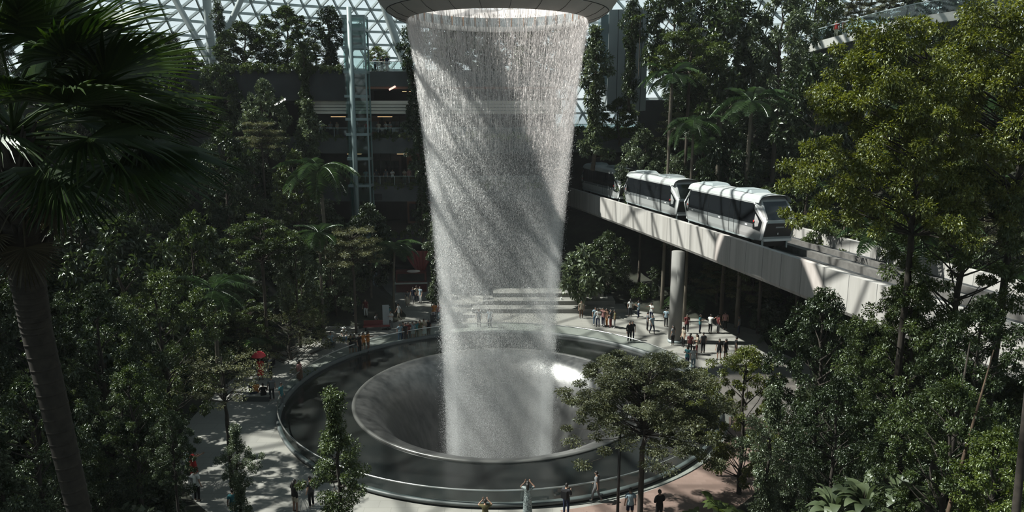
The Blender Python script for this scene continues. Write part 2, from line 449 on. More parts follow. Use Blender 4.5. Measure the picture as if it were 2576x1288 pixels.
link('water_thread', mesh_np('water_thread', V, T, 3), WATER, wf)
V, T = drops(90000, 2, 24.8, (.04, .28), (.012, .044), .09, .30, .66, 1.1)
link('water_drop', mesh_np('water_drop', V, T, 3), WATER, wf)
V, T = drops(460000, -10, 23.5, (.016, .06), (.015, .032), .10, .34, .50, .72, .30)
link('water_mist', mesh_np('water_mist', V, T, 3), MIST, wf)
mv, nt, out = newmat('spray_volume')
vs_ = nt.nodes.new('ShaderNodeVolumeScatter'); vs_.inputs['Density'].default_value = .14; vs_.inputs['Color'].default_value = (.985, .985, .985, 1); vs_.inputs['Anisotropy'].default_value = .15
nt.links.new(vs_.outputs[0], out.inputs['Volume'])
zz = [24.6, 23, 21, 18, 15, 12, 9, 6, 3, 0, -3, -6, -9.5]
tk = lambda z: .24 + .16 * min(1, (24.6 - z) / 14)
prof = [(float(wr(z)) + tk(z), z) for z in zz] + [(float(wr(z)) - tk(z), z) for z in zz[::-1]]
mb = MB(); mb.lathe(prof + [prof[0]], 96, flip=True); mb.build('spray_veil', mv, wf, True)
for k in wf.children: k['kind'] = 'stuff'

# ---------------------------------------------------------------- glass dome
def build_dome():
    DP = [(7.9, 28.2), (13, 31.5), (20, 35), (29, 37.6), (40, 38.8), (50, 38), (59, 35.4), (66, 31.5), (71.5, 26.5), (75, 20.5), (77, 13), (78, 5)]
    S = [0]
    for (a, b), (c, d) in zip(DP, DP[1:]): S.append(S[-1] + math.hypot(c - a, d - b))
    rr = [p[0] for p in DP]; zz = [p[1] for p in DP]
    def P(s): return float(np.interp(s, S, rr)), float(np.interp(s, S, zz))
    fr = MB(); gl = MB()
    zones = [(0, S[2], 16, 5.0), (S[2], S[4], 36, 4.8), (S[4], S[6], 96, 3.7), (S[6], S[-1], 168, 2.6)]
    for s0, s1, N, step in zones:
        bw = .14 if N < 40 else (.26 if N < 150 else .20)
        rows = max(2, int(round((s1 - s0) / step)))
        pts = []
        for i in range(rows + 1):
            r, z = P(s0 + (s1 - s0) * i / rows)
            pts.append([Vector((r * math.cos(2 * PI * (k + .5 * (i % 2)) / N), r * math.sin(2 * PI * (k + .5 * (i % 2)) / N), z)) for k in range(N)])
        for i in range(rows + 1):
            for k in range(N):
                p = pts[i][k]; q = pts[i][(k + 1) % N]
                fr.bar(p, q, bw, .34)
                if i < rows:
                    o = i % 2
                    d1 = pts[i + 1][(k + o - 1) % N] if True else None
                    d2 = pts[i + 1][(k + o) % N]
                    fr.bar(p, d1, bw, .34); fr.bar(p, d2, bw, .34)
                    gl.add([p, d1, d2], [(0, 1, 2)]); gl.add([p, d2, q], [(0, 1, 2)])
    dome = empty('ceiling', (CX, CY, 0), 0, 'glass dome roof on a pale triangular steel lattice', 'glass roof', kind='structure')
    fr.build('lattice', STEEL, dome); gl.build('glazing', DOMEG, dome)
build_dome()

# ---------------------------------------------------------------- roof struts
def strut(x0, y0, x1, y1, Y, rad, label, Y1=None, mat=None):
    a = atY(x0, y0, Y); b = atY(x1, y1, Y1 or Y)
    d = b - a; a2 = a - d * .2; b2 = b + d * .12
    t = empty('roof_strut', b2, 0, label, 'strut', 'tubular roof struts')
    n = 10
    m = MB(); m.tube([Vector(a2) - b2 + (Vector(b2) - a2) * (i / n) for i in range(n + 1)], rad, 14)
    m.build('tube', mat or STEEL_LT, t, True)
    m = MB(); m.tube([(0, 0, -.25), (0, 0, .15)], rad * 1.35, 14); m.build('base_collar', STEEL, t)
strut(520, 0, 535, 160, 90, .50, 'upright grey roof strut between two slanting ones at the upper left')
strut(438, -5, 525, 150, 91, .36, 'pale slanting roof strut left of the upright one', 90)
strut(608, -5, 548, 130, 91, .36, 'pale slanting roof strut right of the upright one', 90)
strut(958, -10, 1022, 175, 88, .45, 'long slanting roof strut beside the waterfall ring')
strut(1722, -10, 1760, 75, 80, .36, 'short slanting roof strut among trees on the right')

# ---------------------------------------------------------------- terraces at the back
def box(mb, x0, x1, y0, y1, z0, z1): mb.box(((x0 + x1) / 2, (y0 + y1) / 2, (z0 + z1) / 2), (x1 - x0, y1 - y0, z1 - z0)); return mb
def slab(name, lab, x0, x1, z0, z1, y0=80.0, y1=96.0, mat=None):
    m = MB(); box(m, x0, x1, y0, y1, z0, z1)
    o = m.build(name, mat or CONC); tag(o, lab, 'terrace', kind='structure'); return o
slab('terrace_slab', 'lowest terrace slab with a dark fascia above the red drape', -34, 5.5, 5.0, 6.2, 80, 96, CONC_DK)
slab('terrace_slab', 'second terrace slab with a dark grey fascia', -34, 5.5, 10.0, 11.7, 79.5, 96)
slab('terrace_slab', 'third terrace slab below the planted balcony', -36, 5.5, 15.3, 17.0, 79.5, 96)
slab('terrace_slab', 'cream slatted band under the upper terrace', -22.4, 5.5, 19.6, 21.0, 80.5, 96, CREAM)
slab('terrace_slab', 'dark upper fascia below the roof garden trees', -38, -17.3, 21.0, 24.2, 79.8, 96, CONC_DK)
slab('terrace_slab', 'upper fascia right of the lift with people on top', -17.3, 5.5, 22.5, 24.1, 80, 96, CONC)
m = MB()
for z in (19.95, 20.3, 20.65): box(m, -22.4, 5.5, 80.42, 80.5, z - .04, z)
tag(m.build('trim_1', CONC_DK), 'dark grooves of the cream band', 'trim', kind='structure')
m = MB(); box(m, -17.3, 5.5, 80.2, 80.6, 22.25, 22.5)
tag(m.build('trim_2', plain('rust_soffit', (.28, .13, .09), .7)), 'rust coloured soffit strip under the upper terrace', 'trim', kind='structure')
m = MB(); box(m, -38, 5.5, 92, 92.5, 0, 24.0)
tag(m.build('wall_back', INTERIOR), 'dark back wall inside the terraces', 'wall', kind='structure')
# warm lit shop ceilings (lamps inside the shops)
WARML = emit('warm_lamp', (1, .62, .32), 2.2)
for i, (x, y, z) in enumerate([(-20.5, 86, 19.3), (-15, 86, 19.3), (-19, 87, 14.9), (-13, 87, 14.9), (-14.5, 86, 9.7), (-11.5, 86, 9.6), (-12, 86, 22.2)]):
    t = empty('ceiling_lamp', (x, y, z), 0, 'warm ceiling lamp inside a terrace shop', 'lamp', 'warm lamps inside the terraces')
    m = MB(); box(m, -.9, .9, -.15, .15, 0, .12); m.build('housing', BLACKM, t)
    m = MB(); box(m, -.85, .85, -.12, .12, -.03, 0); m.build('diffuser', WARML, t)
# shop fronts
for i, (x0, x1, z0, z1, c) in enumerate([(-20, -16, 17.2, 19.4, (.16, .075, .04)), (-15.6, -12.6, 17.2, 19.4, (.05, .04, .035)), (-17.5, -13.5, 11.8, 15.0, (.05, .045, .05)), (-12.9, -10, 11.8, 15.0, (.09, .05, .03)), (-13, -9.5, 6.3, 9.8, (.14, .075, .05))]):
    labs = ['brown shop front under the cream band', 'dark shop front right of the lift on the third terrace', 'dark glazed shop front behind the lift foot', 'brownish shop front behind the second balcony', 'rust brown shop front above the red drape']
    t = empty('shop_front', ((x0 + x1) / 2, 88, z0), 0, labs[i], 'shop front')
    w, h = x1 - x0, z1 - z0
    m = MB(); box(m, -w / 2, w / 2, 0, .3, 0, h); m.build('panel', plain('shopfront_%d' % i, c, .6, var=.3, scale=1), t)
    for k in range(4):
        x = -w / 2 + w * k / 3; m = MB(); box(m, x - .05, x + .05, -.08, 0, 0, h); m.build('frame_post', BLACKM, t)
    m = MB(); box(m, -w / 2 + .3, w / 2 - .3, -.03, -.005, .3, h * .7); m.build('glass', DARKGLASS, t)

def railing(name, lab, x0, x1, y, z, h=1.05, glass=True):
    t = empty(name, ((x0 + x1) / 2, y, z), 0, lab, 'railing')
    w = (x1 - x0) / 2
    m = MB(); m.tube([(-w, 0, h), (w, 0, h)], .035, 6); m.build('handrail', STEEL, t)
    if glass:
        m = MB(); box(m, -w, w, -.01, .01, .08, h - .03); m.build('glass_panel', GLASSR, t)
    n = int(2 * w / 1.6)
    for i in range(n + 1):
        m = MB(); box(m, -.025, .025, -.03, .03, 0, h); m.build('post', STEEL, t, loc=(-w + 2 * w * i / n, 0, 0))
railing('balcony_railing', 'glass railing along the third terrace by the lift', -21.3, 3, 80.4, 17.0)
railing('balcony_railing', 'glass railing along the second terrace', -18, 3, 80.3, 11.7)
railing('balcony_railing', 'glass railing on the upper terrace right of the lift', -16.2, -9.5, 80.5, 24.1)

# escalator light bars
def lightbar(x0, y0, x1, y1, Y, lab, c):
    a, b = atY(x0, y0, Y), atY(x1, y1, Y)
    t = empty('light_bar', a, 0, lab, 'light')
    m = MB(); m.bar((0, 0, 0), b - a, .12, .18); m.build('tube', emit('bar_' + lab[:6], c, 1.6), t)
    m = MB(); m.bar(Vector((0, .1, .12)), b - a + Vector((0, .1, .12)), .1, .08); m.build('housing', STEEL, t)
lightbar(690, 265, 718, 249, 79, 'white slanting light bar of an escalator left of the cream band', (1, .97, .9))
lightbar(979, 226, 995, 217, 80, 'pinkish slanting light bar under the upper terrace right of the lift', (1, .6, .5))
# vent on second fascia
t = empty('wall_vent', atY(950, 503, 79.4), 0, 'small black louvred vent in the second terrace fascia', 'vent')
m = MB(); box(m, -.5, .5, 0, .1, 0, .7); m.build('frame', BLACKM, t)
m = MB()
for k in range(6): box(m, -.45, .45, -.03, 0, .08 + k * .1, .13 + k * .1)
m.build('slat', CONC_DK, t)

# glass lift tower
lt = empty('glass_lift', (-16.55, 78.2, 0), 0, 'pale green glass lift tower with steel posts in front of the terraces', 'lift')
LIFTC = plain('lift_steel', (.20, .26, .265), .45, .2)
m = MB(); m.tube([(-.35, -.6, 0), (-.35, -.6, 30.4)], .27, 14); m.build('main_post', LIFTC, lt, True)
for (x, y) in ((-1.1, .5), (1.15, -.5), (1.15, 1.2), (-1.1, 1.2)):
    m = MB(); box(m, x - .08, x + .08, y - .08, y + .08, 0, 29.5); m.build('corner_post', LIFTC, lt)
for z in (2, 6.2, 11.9, 14.8, 17.4, 19.0, 21.4, 23.9, 26.4, 28.2, 29.5):
    m = MB(); box(m, -1.2, 1.25, -.62, -.5, z - .14, z + .14); box(m, -1.2, 1.25, 1.15, 1.27, z - .14, z + .14)
    box(m, -1.2, -1.05, -.5, 1.2, z - .14, z + .14); box(m, 1.1, 1.25, -.5, 1.2, z - .14, z + .14)
    m.build('ring_beam', LIFTC, lt)
m = MB()
for (x0, y0, x1, y1) in ((-1.1, -.52, 1.15, -.5), (-1.12, -.5, -1.1, 1.2), (1.15, -.5, 1.17, 1.2)): box(m, x0, x1, y0, y1 + .002, .2, 29.3)
m.build('glass_wall', glassmat('lift_glass', (.74, .84, .83), .05), lt)
m = MB(); box(m, -.8, .9, -.3, 1.0, 26.4, 28.8); tag(m.build('cabin', plain('lift_cabin', (.34, .40, .40), .5), lt), 'grey lift cabin near the top')
m = MB()
for k in range(3): box(m, -.4 + .02, .8, -.34, -.3, 26.7 + k * .7, 26.9 + k * .7)
m.build('cabin_grille', BLACKM, lt)

# white tower on the right of the ring
tw = empty('service_tower', (13.6, 87, 20), 0, 'pale grey panelled tower standing right of the waterfall ring', 'tower')
PANEL = plain('tower_panel', (.30, .33, .335), .6, var=.08, scale=.4)
m = MB(); box(m, -2.3, 2.3, 0, 4, 0, 11.5); m.build('wall', PANEL, tw)
m = MB()
for x in (-1.2, -.3, .8, 1.6): box(m, x - .03, x + .03, -.03, 0, 0, 11.5)
m.build('panel_joint', CONC_DK, tw)
m = MB(); box(m, -.2, .9, -.06, 0, 4.8, 7.2); tag(m.build('louvre', CONC_DK, tw), 'dark louvred opening')
m = MB(); box(m, -3.2, -2.3, .2, 3, 3, 11); tag(m.build('glass_side', plain('teal_glass', (.06, .12, .14), .15), tw), 'teal glass side of the tower')

# tunnel portal for the track
pt = empty('tunnel_portal', (11.5, 93, 6), 0, 'concrete portal that the track comes out of', 'portal')
m = MB(); box(m, -6.5, 4.9, -2, 6, 8.9, 11.4); tag(m.build('lintel', CONC, pt), 'grey concrete lintel')
m = MB(); box(m, 3.9, 5.2, -1.6, 6, 0, 9.1); m.build('jamb', CONC, pt)
m = MB(); box(m, -7.2, -6.2, -1.6, 6, 0, 9.1); m.build('jamb', CONC, pt)
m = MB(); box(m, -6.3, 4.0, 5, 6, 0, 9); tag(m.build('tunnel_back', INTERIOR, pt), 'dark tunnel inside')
m = MB(); box(m, 5.2, 30, 3.4, 4.4, -2, 15.5); tag(m.build('wing_wall', CONC_DK, pt), 'dark concrete wall behind the plants')
railing('balcony_railing', 'thin railing on top of the tunnel portal', 5.2, 16.2, 91.2, 17.4, 1.0)

# ---------------------------------------------------------------- elevated track
TRACK = [(4.6, 101), (6.75, 92), (10.35, 76.8), (13.86, 61.6), (16.75, 48.2), (18.25, 40.9), (19.75, 34.4), (22.0, 26), (24.6, 17), (27.2, 9)]
def smooth_path(P, n=12):
    out = []
    for i in range(len(P) - 1):
        p0 = Vector(P[max(i - 1, 0)]); p1 = Vector(P[i]); p2 = Vector(P[i + 1]); p3 = Vector(P[min(i + 2, len(P) - 1)])
        for k in range(n):
            t = k / n
            out.append(.5 * (2 * p1 + (p2 - p0) * t + (2 * p0 - 5 * p1 + 4 * p2 - p3) * t * t + (3 * p1 - p0 - 3 * p2 + p3) * t ** 3))
    out.append(Vector(P[-1])); return out
TP = smooth_path(TRACK)
TS = [0]
for a, b in zip(TP, TP[1:]): TS.append(TS[-1] + (b - a).length)
TN = []
for i in range(len(TP)):
    d = (TP[min(i + 1, len(TP) - 1)] - TP[max(i - 1, 0)]).normalized()
    TN.append((d, Vector((-d.y, d.x))))        # travel direction (towards camera), left normal = away from the pool (+x side)
def track_pt(s, o):
    x = np.interp(s, TS, [p.x for p in TP]); y = np.interp(s, TS, [p.y for p in TP])
    i = min(int(np.searchsorted(TS, s)), len(TP) - 1)
    d, nl = TN[i]
    return Vector((x + nl.x * o, y + nl.y * o)), d
def sweep(name, sec, mat, parent, smooth=False, s0=None, s1=None, closed=True):
    """sec: list of (offset, z) closed polygon swept along the track; UV u = distance along"""
    V = []; Fc = []; K = len(sec); idx = [i for i in range(len(TP)) if (s0 is None or TS[i] >= s0) and (s1 is None or TS[i] <= s1)]
    for i in idx:
        for (o, z) in sec:
            p = TP[i] + TN[i][1] * o; V.append((p.x, p.y, z))
    for a in range(len(idx) - 1):
        for k in range(K):
            k2 = (k + 1) % K; Fc.append((a * K + k, (a + 1) * K + k, (a + 1) * K + k2, a * K + k2))
    m = MB(); m.add(V, Fc); m.add(V[:K], [tuple(range(K))]); m.add(V[-K:], [tuple(range(K))[::-1]])
    me = m.mesh(name, smooth)
    uv = me.uv_layers.new(name='along')
    co = {}
    for lp in me.loops:
        vi = lp.vertex_index
        j = vi // K if vi < len(V) else (0 if vi < len(V) + K else len(idx) - 1)
        uv.data[lp.index].uv = (TS[idx[j]], me.vertices[vi].co.z)
    return link(name, me, mat, parent)
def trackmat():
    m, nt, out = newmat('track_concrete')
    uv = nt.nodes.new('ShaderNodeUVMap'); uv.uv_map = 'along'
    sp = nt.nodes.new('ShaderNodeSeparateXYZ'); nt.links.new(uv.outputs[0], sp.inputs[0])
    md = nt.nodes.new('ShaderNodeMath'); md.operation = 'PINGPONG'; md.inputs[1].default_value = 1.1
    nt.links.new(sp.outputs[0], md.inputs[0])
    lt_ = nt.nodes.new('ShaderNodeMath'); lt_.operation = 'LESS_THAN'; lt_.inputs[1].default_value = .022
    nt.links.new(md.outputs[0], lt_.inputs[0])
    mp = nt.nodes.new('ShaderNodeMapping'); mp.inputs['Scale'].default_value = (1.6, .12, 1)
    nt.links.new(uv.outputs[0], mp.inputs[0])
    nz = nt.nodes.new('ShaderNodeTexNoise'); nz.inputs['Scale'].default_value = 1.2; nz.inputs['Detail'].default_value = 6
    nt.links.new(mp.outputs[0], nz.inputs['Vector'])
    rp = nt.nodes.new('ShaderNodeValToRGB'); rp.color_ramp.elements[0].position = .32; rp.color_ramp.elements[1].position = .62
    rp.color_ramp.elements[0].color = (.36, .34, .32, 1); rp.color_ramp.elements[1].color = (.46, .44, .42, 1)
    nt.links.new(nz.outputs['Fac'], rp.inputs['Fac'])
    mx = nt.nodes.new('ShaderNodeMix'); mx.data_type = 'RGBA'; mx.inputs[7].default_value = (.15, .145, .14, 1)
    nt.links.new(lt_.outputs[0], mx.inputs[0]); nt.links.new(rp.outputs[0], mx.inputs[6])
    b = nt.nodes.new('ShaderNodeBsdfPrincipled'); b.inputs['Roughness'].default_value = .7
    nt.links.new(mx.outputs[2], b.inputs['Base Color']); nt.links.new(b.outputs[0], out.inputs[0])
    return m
TRACKM = trackmat()
ZT = 10.5
tr = empty('elevated_track', (0, 0, 0), 0, 'long grey concrete elevated track carrying the train past the waterfall', 'elevated track')
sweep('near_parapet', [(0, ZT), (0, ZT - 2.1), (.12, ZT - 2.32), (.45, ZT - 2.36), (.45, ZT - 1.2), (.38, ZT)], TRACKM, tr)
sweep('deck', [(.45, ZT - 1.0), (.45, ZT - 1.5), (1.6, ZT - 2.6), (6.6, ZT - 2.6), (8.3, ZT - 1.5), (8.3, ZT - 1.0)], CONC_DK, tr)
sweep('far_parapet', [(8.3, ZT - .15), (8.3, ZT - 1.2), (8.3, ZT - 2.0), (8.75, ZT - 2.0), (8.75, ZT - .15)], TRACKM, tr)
RAILM = plain('running_rail', (.20, .19, .18), .5, .3, var=.2, scale=3)
for o in (1.25, 3.25, 5.4, 7.4):
    sweep('running_rail', [(o - .22, ZT - .92), (o - .22, ZT - 1.0), (o + .22, ZT - 1.0), (o + .22, ZT - .92)], RAILM, tr)
for o in (2.25, 6.4):
    sweep('guide_rail', [(o - .06, ZT - .62), (o - .06, ZT - 1.0), (o + .06, ZT - 1.0), (o + .06, ZT - .62)], RAILM, tr)
sweep('cable_tray', [(4.1, ZT - .55), (4.1, ZT - 1.0), (4.5, ZT - 1.0), (4.5, ZT - .55)], RAILM, tr)
def pier(px, pyb, lab, w=.56):
    b = atZ(px, pyb, 0)
    t = empty('track_column', b, 0, lab, 'column', kind='thing')
    m = MB(); m.tube([(0, 0, 0), (0, 0, ZT - 2.5)], w, 24); m.build('shaft', plain('column_concrete', (.20, .195, .185), .75, var=.08, scale=.8), t, True)
    m = MB(); m.tube([(0, 0, 0), (0, 0, .25)], w * 1.06, 24); m.build('base_ring', STEEL, t, True)
pier(1697, 860, 'round concrete column holding up the track at the plaza')

# ---------------------------------------------------------------- train
CARL, CARW, CARH = 12.9, 2.75, 3.15
def nose(z):
    return float(np.interp(z, [0, .35, 1.35, 1.55, 2.85, CARH], [-.55, -.45, 0, -.03, -1.15, -1.75]))
def halfw(z): return float(np.interp(z, [0, .3, 1.3, 2.5, 2.8, 3.0, 3.1, CARH], [1.30, 1.36, 1.375, 1.30, 1.22, 1.05, .8, .3]))
SILVER = plain('train_silver', (.42, .43, .43), .38, .25)
ROOFM = plain('train_roof', (.50, .52, .52), .45, .2, var=.06)
CHEV = plain('train_white', (.78, .79, .79), .35)
GREYP = plain('train_grey', (.12, .13, .135), .4)
FRONTD = plain('train_front_dark', (.035, .035, .034), .3)
def make_car():
    car = empty('train_car', (0, 0, 0))
    zs = [0, .15, .35, .7, 1.0, 1.35, 1.6, 2.0, 2.5, 2.7, 2.85, 2.95, 3.03, 3.09, CARH]
    lens = [-.5, -.47, -.42, -.36, -.25, 0, .25, .36, .42, .47, .5]
    def X(f, z, w=1):   # tapered ends
        L = CARL
        x = f * L
        e = max(0, abs(f) - .36) / .14
        return x + math.copysign(1, f) * nose(z) * min(1, e)
    def W(f, z):
        e = max(0, abs(f) - .42) / .08
        return halfw(z) * (1 - .17 * min(1, e))
    def SW(x, z):   # half width of the finished shell at (x, z)
        lo, hi = 0.0, .5
        for _ in range(30):
            mid = (lo + hi) / 2
            if X(mid, z) < abs(x): lo = mid
            else: hi = mid
        return W(lo, z)
    # shell
    V = []; Fc = []
    ring = [(1, z) for z in zs] + [(-1, z) for z in zs[::-1]]
    K = len(ring)
    for f in lens:
        for (s, z) in ring: V.append((X(f, z), s * W(f, z), z))
    for i in range(len(lens) - 1):
        for k in range(K):
            k2 = (k + 1) % K; Fc.append((i * K + k, i * K + k2, (i + 1) * K + k2, (i + 1) * K + k))
    n0 = len(zs)
    for i in (0, len(lens) - 1):
        for k in range(n0 - 1):
            f = (i * K + k, i * K + k + 1, i * K + K - 2 - k, i * K + K - 1 - k)
            Fc.append(f if i else f[::-1])
    m = MB(); m.add(V, Fc); m.build('body_shell', SILVER, car)
    # roof skin
    m = MB()
    rz = [2.62, 2.85, 2.95, 3.03, 3.09, CARH]
    vv = []; ff = []
    rr = [(1, z) for z in rz] + [(-1, z) for z in rz[::-1]]
    fl = [-.43, -.3, 0, .3, .43]
    for f in fl:
        for (s, z) in rr: vv.append((f * CARL, s * (halfw(z) + .02), z + .02))
    for i in range(len(fl) - 1):
        for k in range(len(rr) - 1): ff.append((i * len(rr) + k, i * len(rr) + k + 1, (i + 1) * len(rr) + k + 1, (i + 1) * len(rr) + k))
    m.add(vv, ff); m.build('roof_skin', ROOFM, car)
    for x, l in ((-3.4, 2.4), (2.4, 2.6)):
        m = MB()
        m.add([(x - l / 2, -.8, CARH), (x + l / 2, -.8, CARH), (x + l / 2, .8, CARH), (x - l / 2, .8, CARH), (x - l / 2 + .3, -.65, CARH + .2), (x + l / 2 - .3, -.65, CARH + .2), (x + l / 2 - .3, .65, CARH + .2), (x - l / 2 + .3, .65, CARH + .2)],
              [(4, 5, 6, 7), (0, 1, 5, 4), (1, 2, 6, 5), (2, 3, 7, 6), (3, 0, 4, 7)])
        m.build('roof_unit', plain('roof_unit', (.30, .34, .35), .5), car)
    # side glazing, doors
    def sidequad(m, s, x0, x1, z0, z1, off):
        zz = [z0] + [z for z in zs if z0 + .01 < z < z1 - .01] + [z1]
        hw_ = lambda z: float(np.interp(z, zs, [halfw(k) for k in zs])) + off
        P = [(x, s * hw_(z), z) for z in zz for x in (x0, x1)]
        m.add(P, [(2 * k, 2 * k + 1, 2 * k + 3, 2 * k + 2) for k in range(len(zz) - 1)])
        Q = [(x, s * (hw_(z) - .03), z) for z in (z0, z1) for x in (x0, x1)]
        n_ = len(P)
        m.add(P[:2] + Q[:2], [(0, 1, 3, 2)]); m.add(P[-2:] + Q[2:], [(0, 1, 3, 2)])
    for s in (1, -1):
        m = MB(); sidequad(m, s, -5.1, 5.1, 1.12, 2.56, .012)
        m.build('side_window', DARKGLASS, car)
        m = MB(); sidequad(m, s, -5.1, 5.1, .86, 1.12, .014); tag(m.build('grey_band', GREYP, car), 'dark grey band under the windows')
        for x0 in (-3.2, 1.7):
            d = MB(); sidequad(d, s, x0, x0 + 1.5, .12, .86, .016)
            dr = d.build('door', SILVER, car)
            e = MB()
            for xx in (x0, x0 + .75, x0 + 1.5): sidequad(e, s, xx - .025, xx + .025, .12, 2.5, .022)
            e.build('door_seam', BLACKM, dr)
        for x in (-4.4, 0.2, 4.2):
            m = MB(); sidequad(m, s, x - .15, x + .15, .92, 1.02, .02); m.build('side_lamp', WHITE, car)
        m = MB(); sidequad(m, s, -5.3, 5.3, -.02, .08, .02); m.build('sill_strip', STEEL, car)
    # ends: chevrons, windscreens, panels
    for e in (1, -1):
        def fx(z, off=.02): return e * (CARL / 2 + nose(z) + off)
        ww = lambda z: halfw(z) * .83
        m = MB()
        P = [(fx(1.55), -ww(1.55) + .12, 1.55), (fx(1.55), ww(1.55) - .12, 1.55), (fx(2.72), ww(2.72) - .14, 2.72), (fx(2.72), -ww(2.72) + .14, 2.72)]
        m.add(P + [(x - e * .04, y, z) for x, y, z in P], [(0, 1, 2, 3), (0, 4, 5, 1), (1, 5, 6, 2), (2, 6, 7, 3), (3, 7, 4, 0)])
        wsn = m.build('windscreen', DARKGLASS, car)
        m = MB(); m.bar((fx(1.7, .05), -.1, 1.66), (fx(2.3, .05), .45, 2.3), .03, .03); m.build('wiper', BLACKM, wsn)
        m = MB()
        P = [(fx(.3), -ww(.3) + .1, .30), (fx(.3), ww(.3) - .1, .30), (fx(1.30), ww(1.3) - .1, 1.30), (fx(1.30), -ww(1.3) + .1, 1.30)]
        m.add(P + [(x - e * .04, y, z) for x, y, z in P], [(0, 1, 2, 3), (0, 4, 5, 1), (1, 5, 6, 2), (2, 6, 7, 3), (3, 7, 4, 0)])
        fp = m.build('front_panel', FRONTD, car)
        m = MB(); m.bar((fx(1.02, .03), -.32, 1.02), (fx(1.02, .03), .32, 1.02), .02, .12); tag(m.build('name_strip', plain('pale_strip', (.32, .32, .31), .6), fp), 'pale blurred strip on the dark front')
        m = MB(); m.box((fx(.55, .03), 0, .55), (.03, .07, .2)); m.build('badge', WHITE, fp)
        m = MB(); m.bar((fx(1.42, .015), -ww(1.4) + .05, 1.42), (fx(1.42, .015), ww(1.4) - .05, 1.42), .05, .2); tag(m.build('belt_bar', STEEL, car), 'grey bar between windscreen and dark panel')
        for s in (1, -1):
            m = MB()
            def cp(z, inset, out_):
                x_ = fx(z, .03) - e * inset; return (x_, s * (SW(x_, z) + out_), z)
            # chevron: wide white arm from roof shoulder down to the belt, thin arm back to the floor
            up = [cp(2.86, .25, .03), cp(2.86, -.02, .0), cp(1.42, -.03, .03), cp(1.42, .26, .05), cp(2.6, .62, .05)]
            m.add(up, [(0, 1, 2, 3, 4)])
            m.add([(a, b - s * .05, c) for a, b, c in up], [(4, 3, 2, 1, 0)])
            up2 = [cp(1.42, .22, .05), cp(1.42, -.03, .03), cp(.1, -.02, .02), cp(.1, .18, .05)]
            m.add(up2, [(0, 1, 2, 3)])
            m.build('chevron_frame', CHEV, car)
            m = MB()
            P = [(e * (CARL / 2 - 1.42), 2.25), (e * (CARL / 2 - .42), 1.42), (e * (CARL / 2 - .66), .72), (e * (CARL / 2 - 1.30), .80)]
            def q(x, z): return (x, s * (SW(x, z) + .05), z)
            m.add([q(*p) for p in P], [(0, 1, 2, 3)])
            qn = m.build('quarter_window', DARKGLASS, car)
            m = MB(); m.box(Vector(q(e * (CARL / 2 - 1.2), 1.35)) + Vector((0, s * .01, 0)), (.12, .02, .14)); m.build('red_notice', RED, qn)
        m = MB(); m.bar((e * (CARL / 2 - .45), -1.05, .08), (e * (CARL / 2 - .45), 1.05, .08), .35, .16); m.build('bumper', WHITE, car)
        for s in (1, -1):
            m = MB(); m.box((e * (CARL / 2 - .7), s * .95, -.25), (.14, .1, .6)); m.build('step_post', STEEL, car)
    m = MB(); box(m, -5.6, 5.6, -1.0, 1.0, -.45, -.02); m.build('undercarriage', BLACKM, car)
    for x in (-4.0, 4.0):
        for s in (1, -1):
            m = MB(); m.tube([(x, s * .85, -.5), (x, s * 1.1, -.5)], .46, 16); m.build('wheel', BLACKM, car)
    return car
CARZ = ZT + .06
def s_at_y(Y): return float(np.interp(-Y, [-p.y for p in TP], TS))
car0 = make_car(); note_kids(car0)
front_s = s_at_y(49.0)
TRAINO = 2.25
labs = ['front car of the silver train, its dark windscreen facing the camera', 'middle car of the silver train on the track', 'rear car of the silver train beside the waterfall']
for i in range(3):
    c = car0 if i == 0 else copy_tree(car0)
    sc_ = front_s - CARL / 2 - i * (CARL + 1.05)
    p, d = track_pt(sc_, TRAINO)
    pa, _ = track_pt(sc_ + 4, TRAINO); pb, _ = track_pt(sc_ - 4, TRAINO)
    d = (pa - pb).normalized()
    c.location = (p.x, p.y, CARZ); c.rotation_euler = (0, 0, math.atan2(d.y, d.x))
    tag(c, labs[i], 'train car', 'cars of the silver train')

# ---------------------------------------------------------------- high walkway at upper right
def walkway():
    pts = [atY(2035, 118, 80), atY(2110, 98, 78), atY(2200, 74, 76), atY(2300, 52, 74), atY(2420, 34, 73), atY(2560, 18, 72)]
    pts = [Vector(p) for p in pts]
    base = pts[0]
    t = empty('garden_walkway', base, 0, 'pale curved walkway ramp with glass railing high above the trees', 'walkway')
    def sw(name, sec, mat):
        V = []; Fc = []; K = len(sec)
        for i, p in enumerate(pts):
            d = (pts[min(i + 1, 5)] - pts[max(i - 1, 0)]); d.z = 0; d.normalize(); n = Vector((-d.y, d.x, 0))
            for (o, z) in sec: V.append(p - base + n * o + Vector((0, 0, z)))
        for i in range(5):
            for k in range(K):
                k2 = (k + 1) % K; Fc.append((i * K + k, (i + 1) * K + k, (i + 1) * K + k2, i * K + k2))
        m = MB(); m.add(V, Fc); return m.build(name, mat, t)
    sw('deck', [(0, .35), (0, -.55), (3.2, -.55), (3.2, .2), (.3, .2), (.3, .35)], plain('walkway_white', (.60, .60, .57), .6, var=.1))
    sw('glass_panel', [(.1, .4), (.12, .4), (.12, 1.6), (.1, 1.6)], GLASSR)
    sw('handrail', [(.05, 1.6), (.17, 1.6), (.17, 1.68), (.05, 1.68)], STEEL)
    sw('underside_beam', [(.8, -.55), (.9, -1.3), (2.4, -1.3), (2.5, -.55)], CONC)
    for i in (0, 2, 4, 5):
        p = pts[i] - base; zt = terrain(pts[i].x + 1, pts[i].y + 1.5)
        m = MB(); m.tube([(p.x + .8, p.y + 1.6, zt - base.z - .3), (p.x + .8, p.y + 1.6, p.z - .6)], .22, 12); m.build('support_post', STEEL, t, True)
walkway()

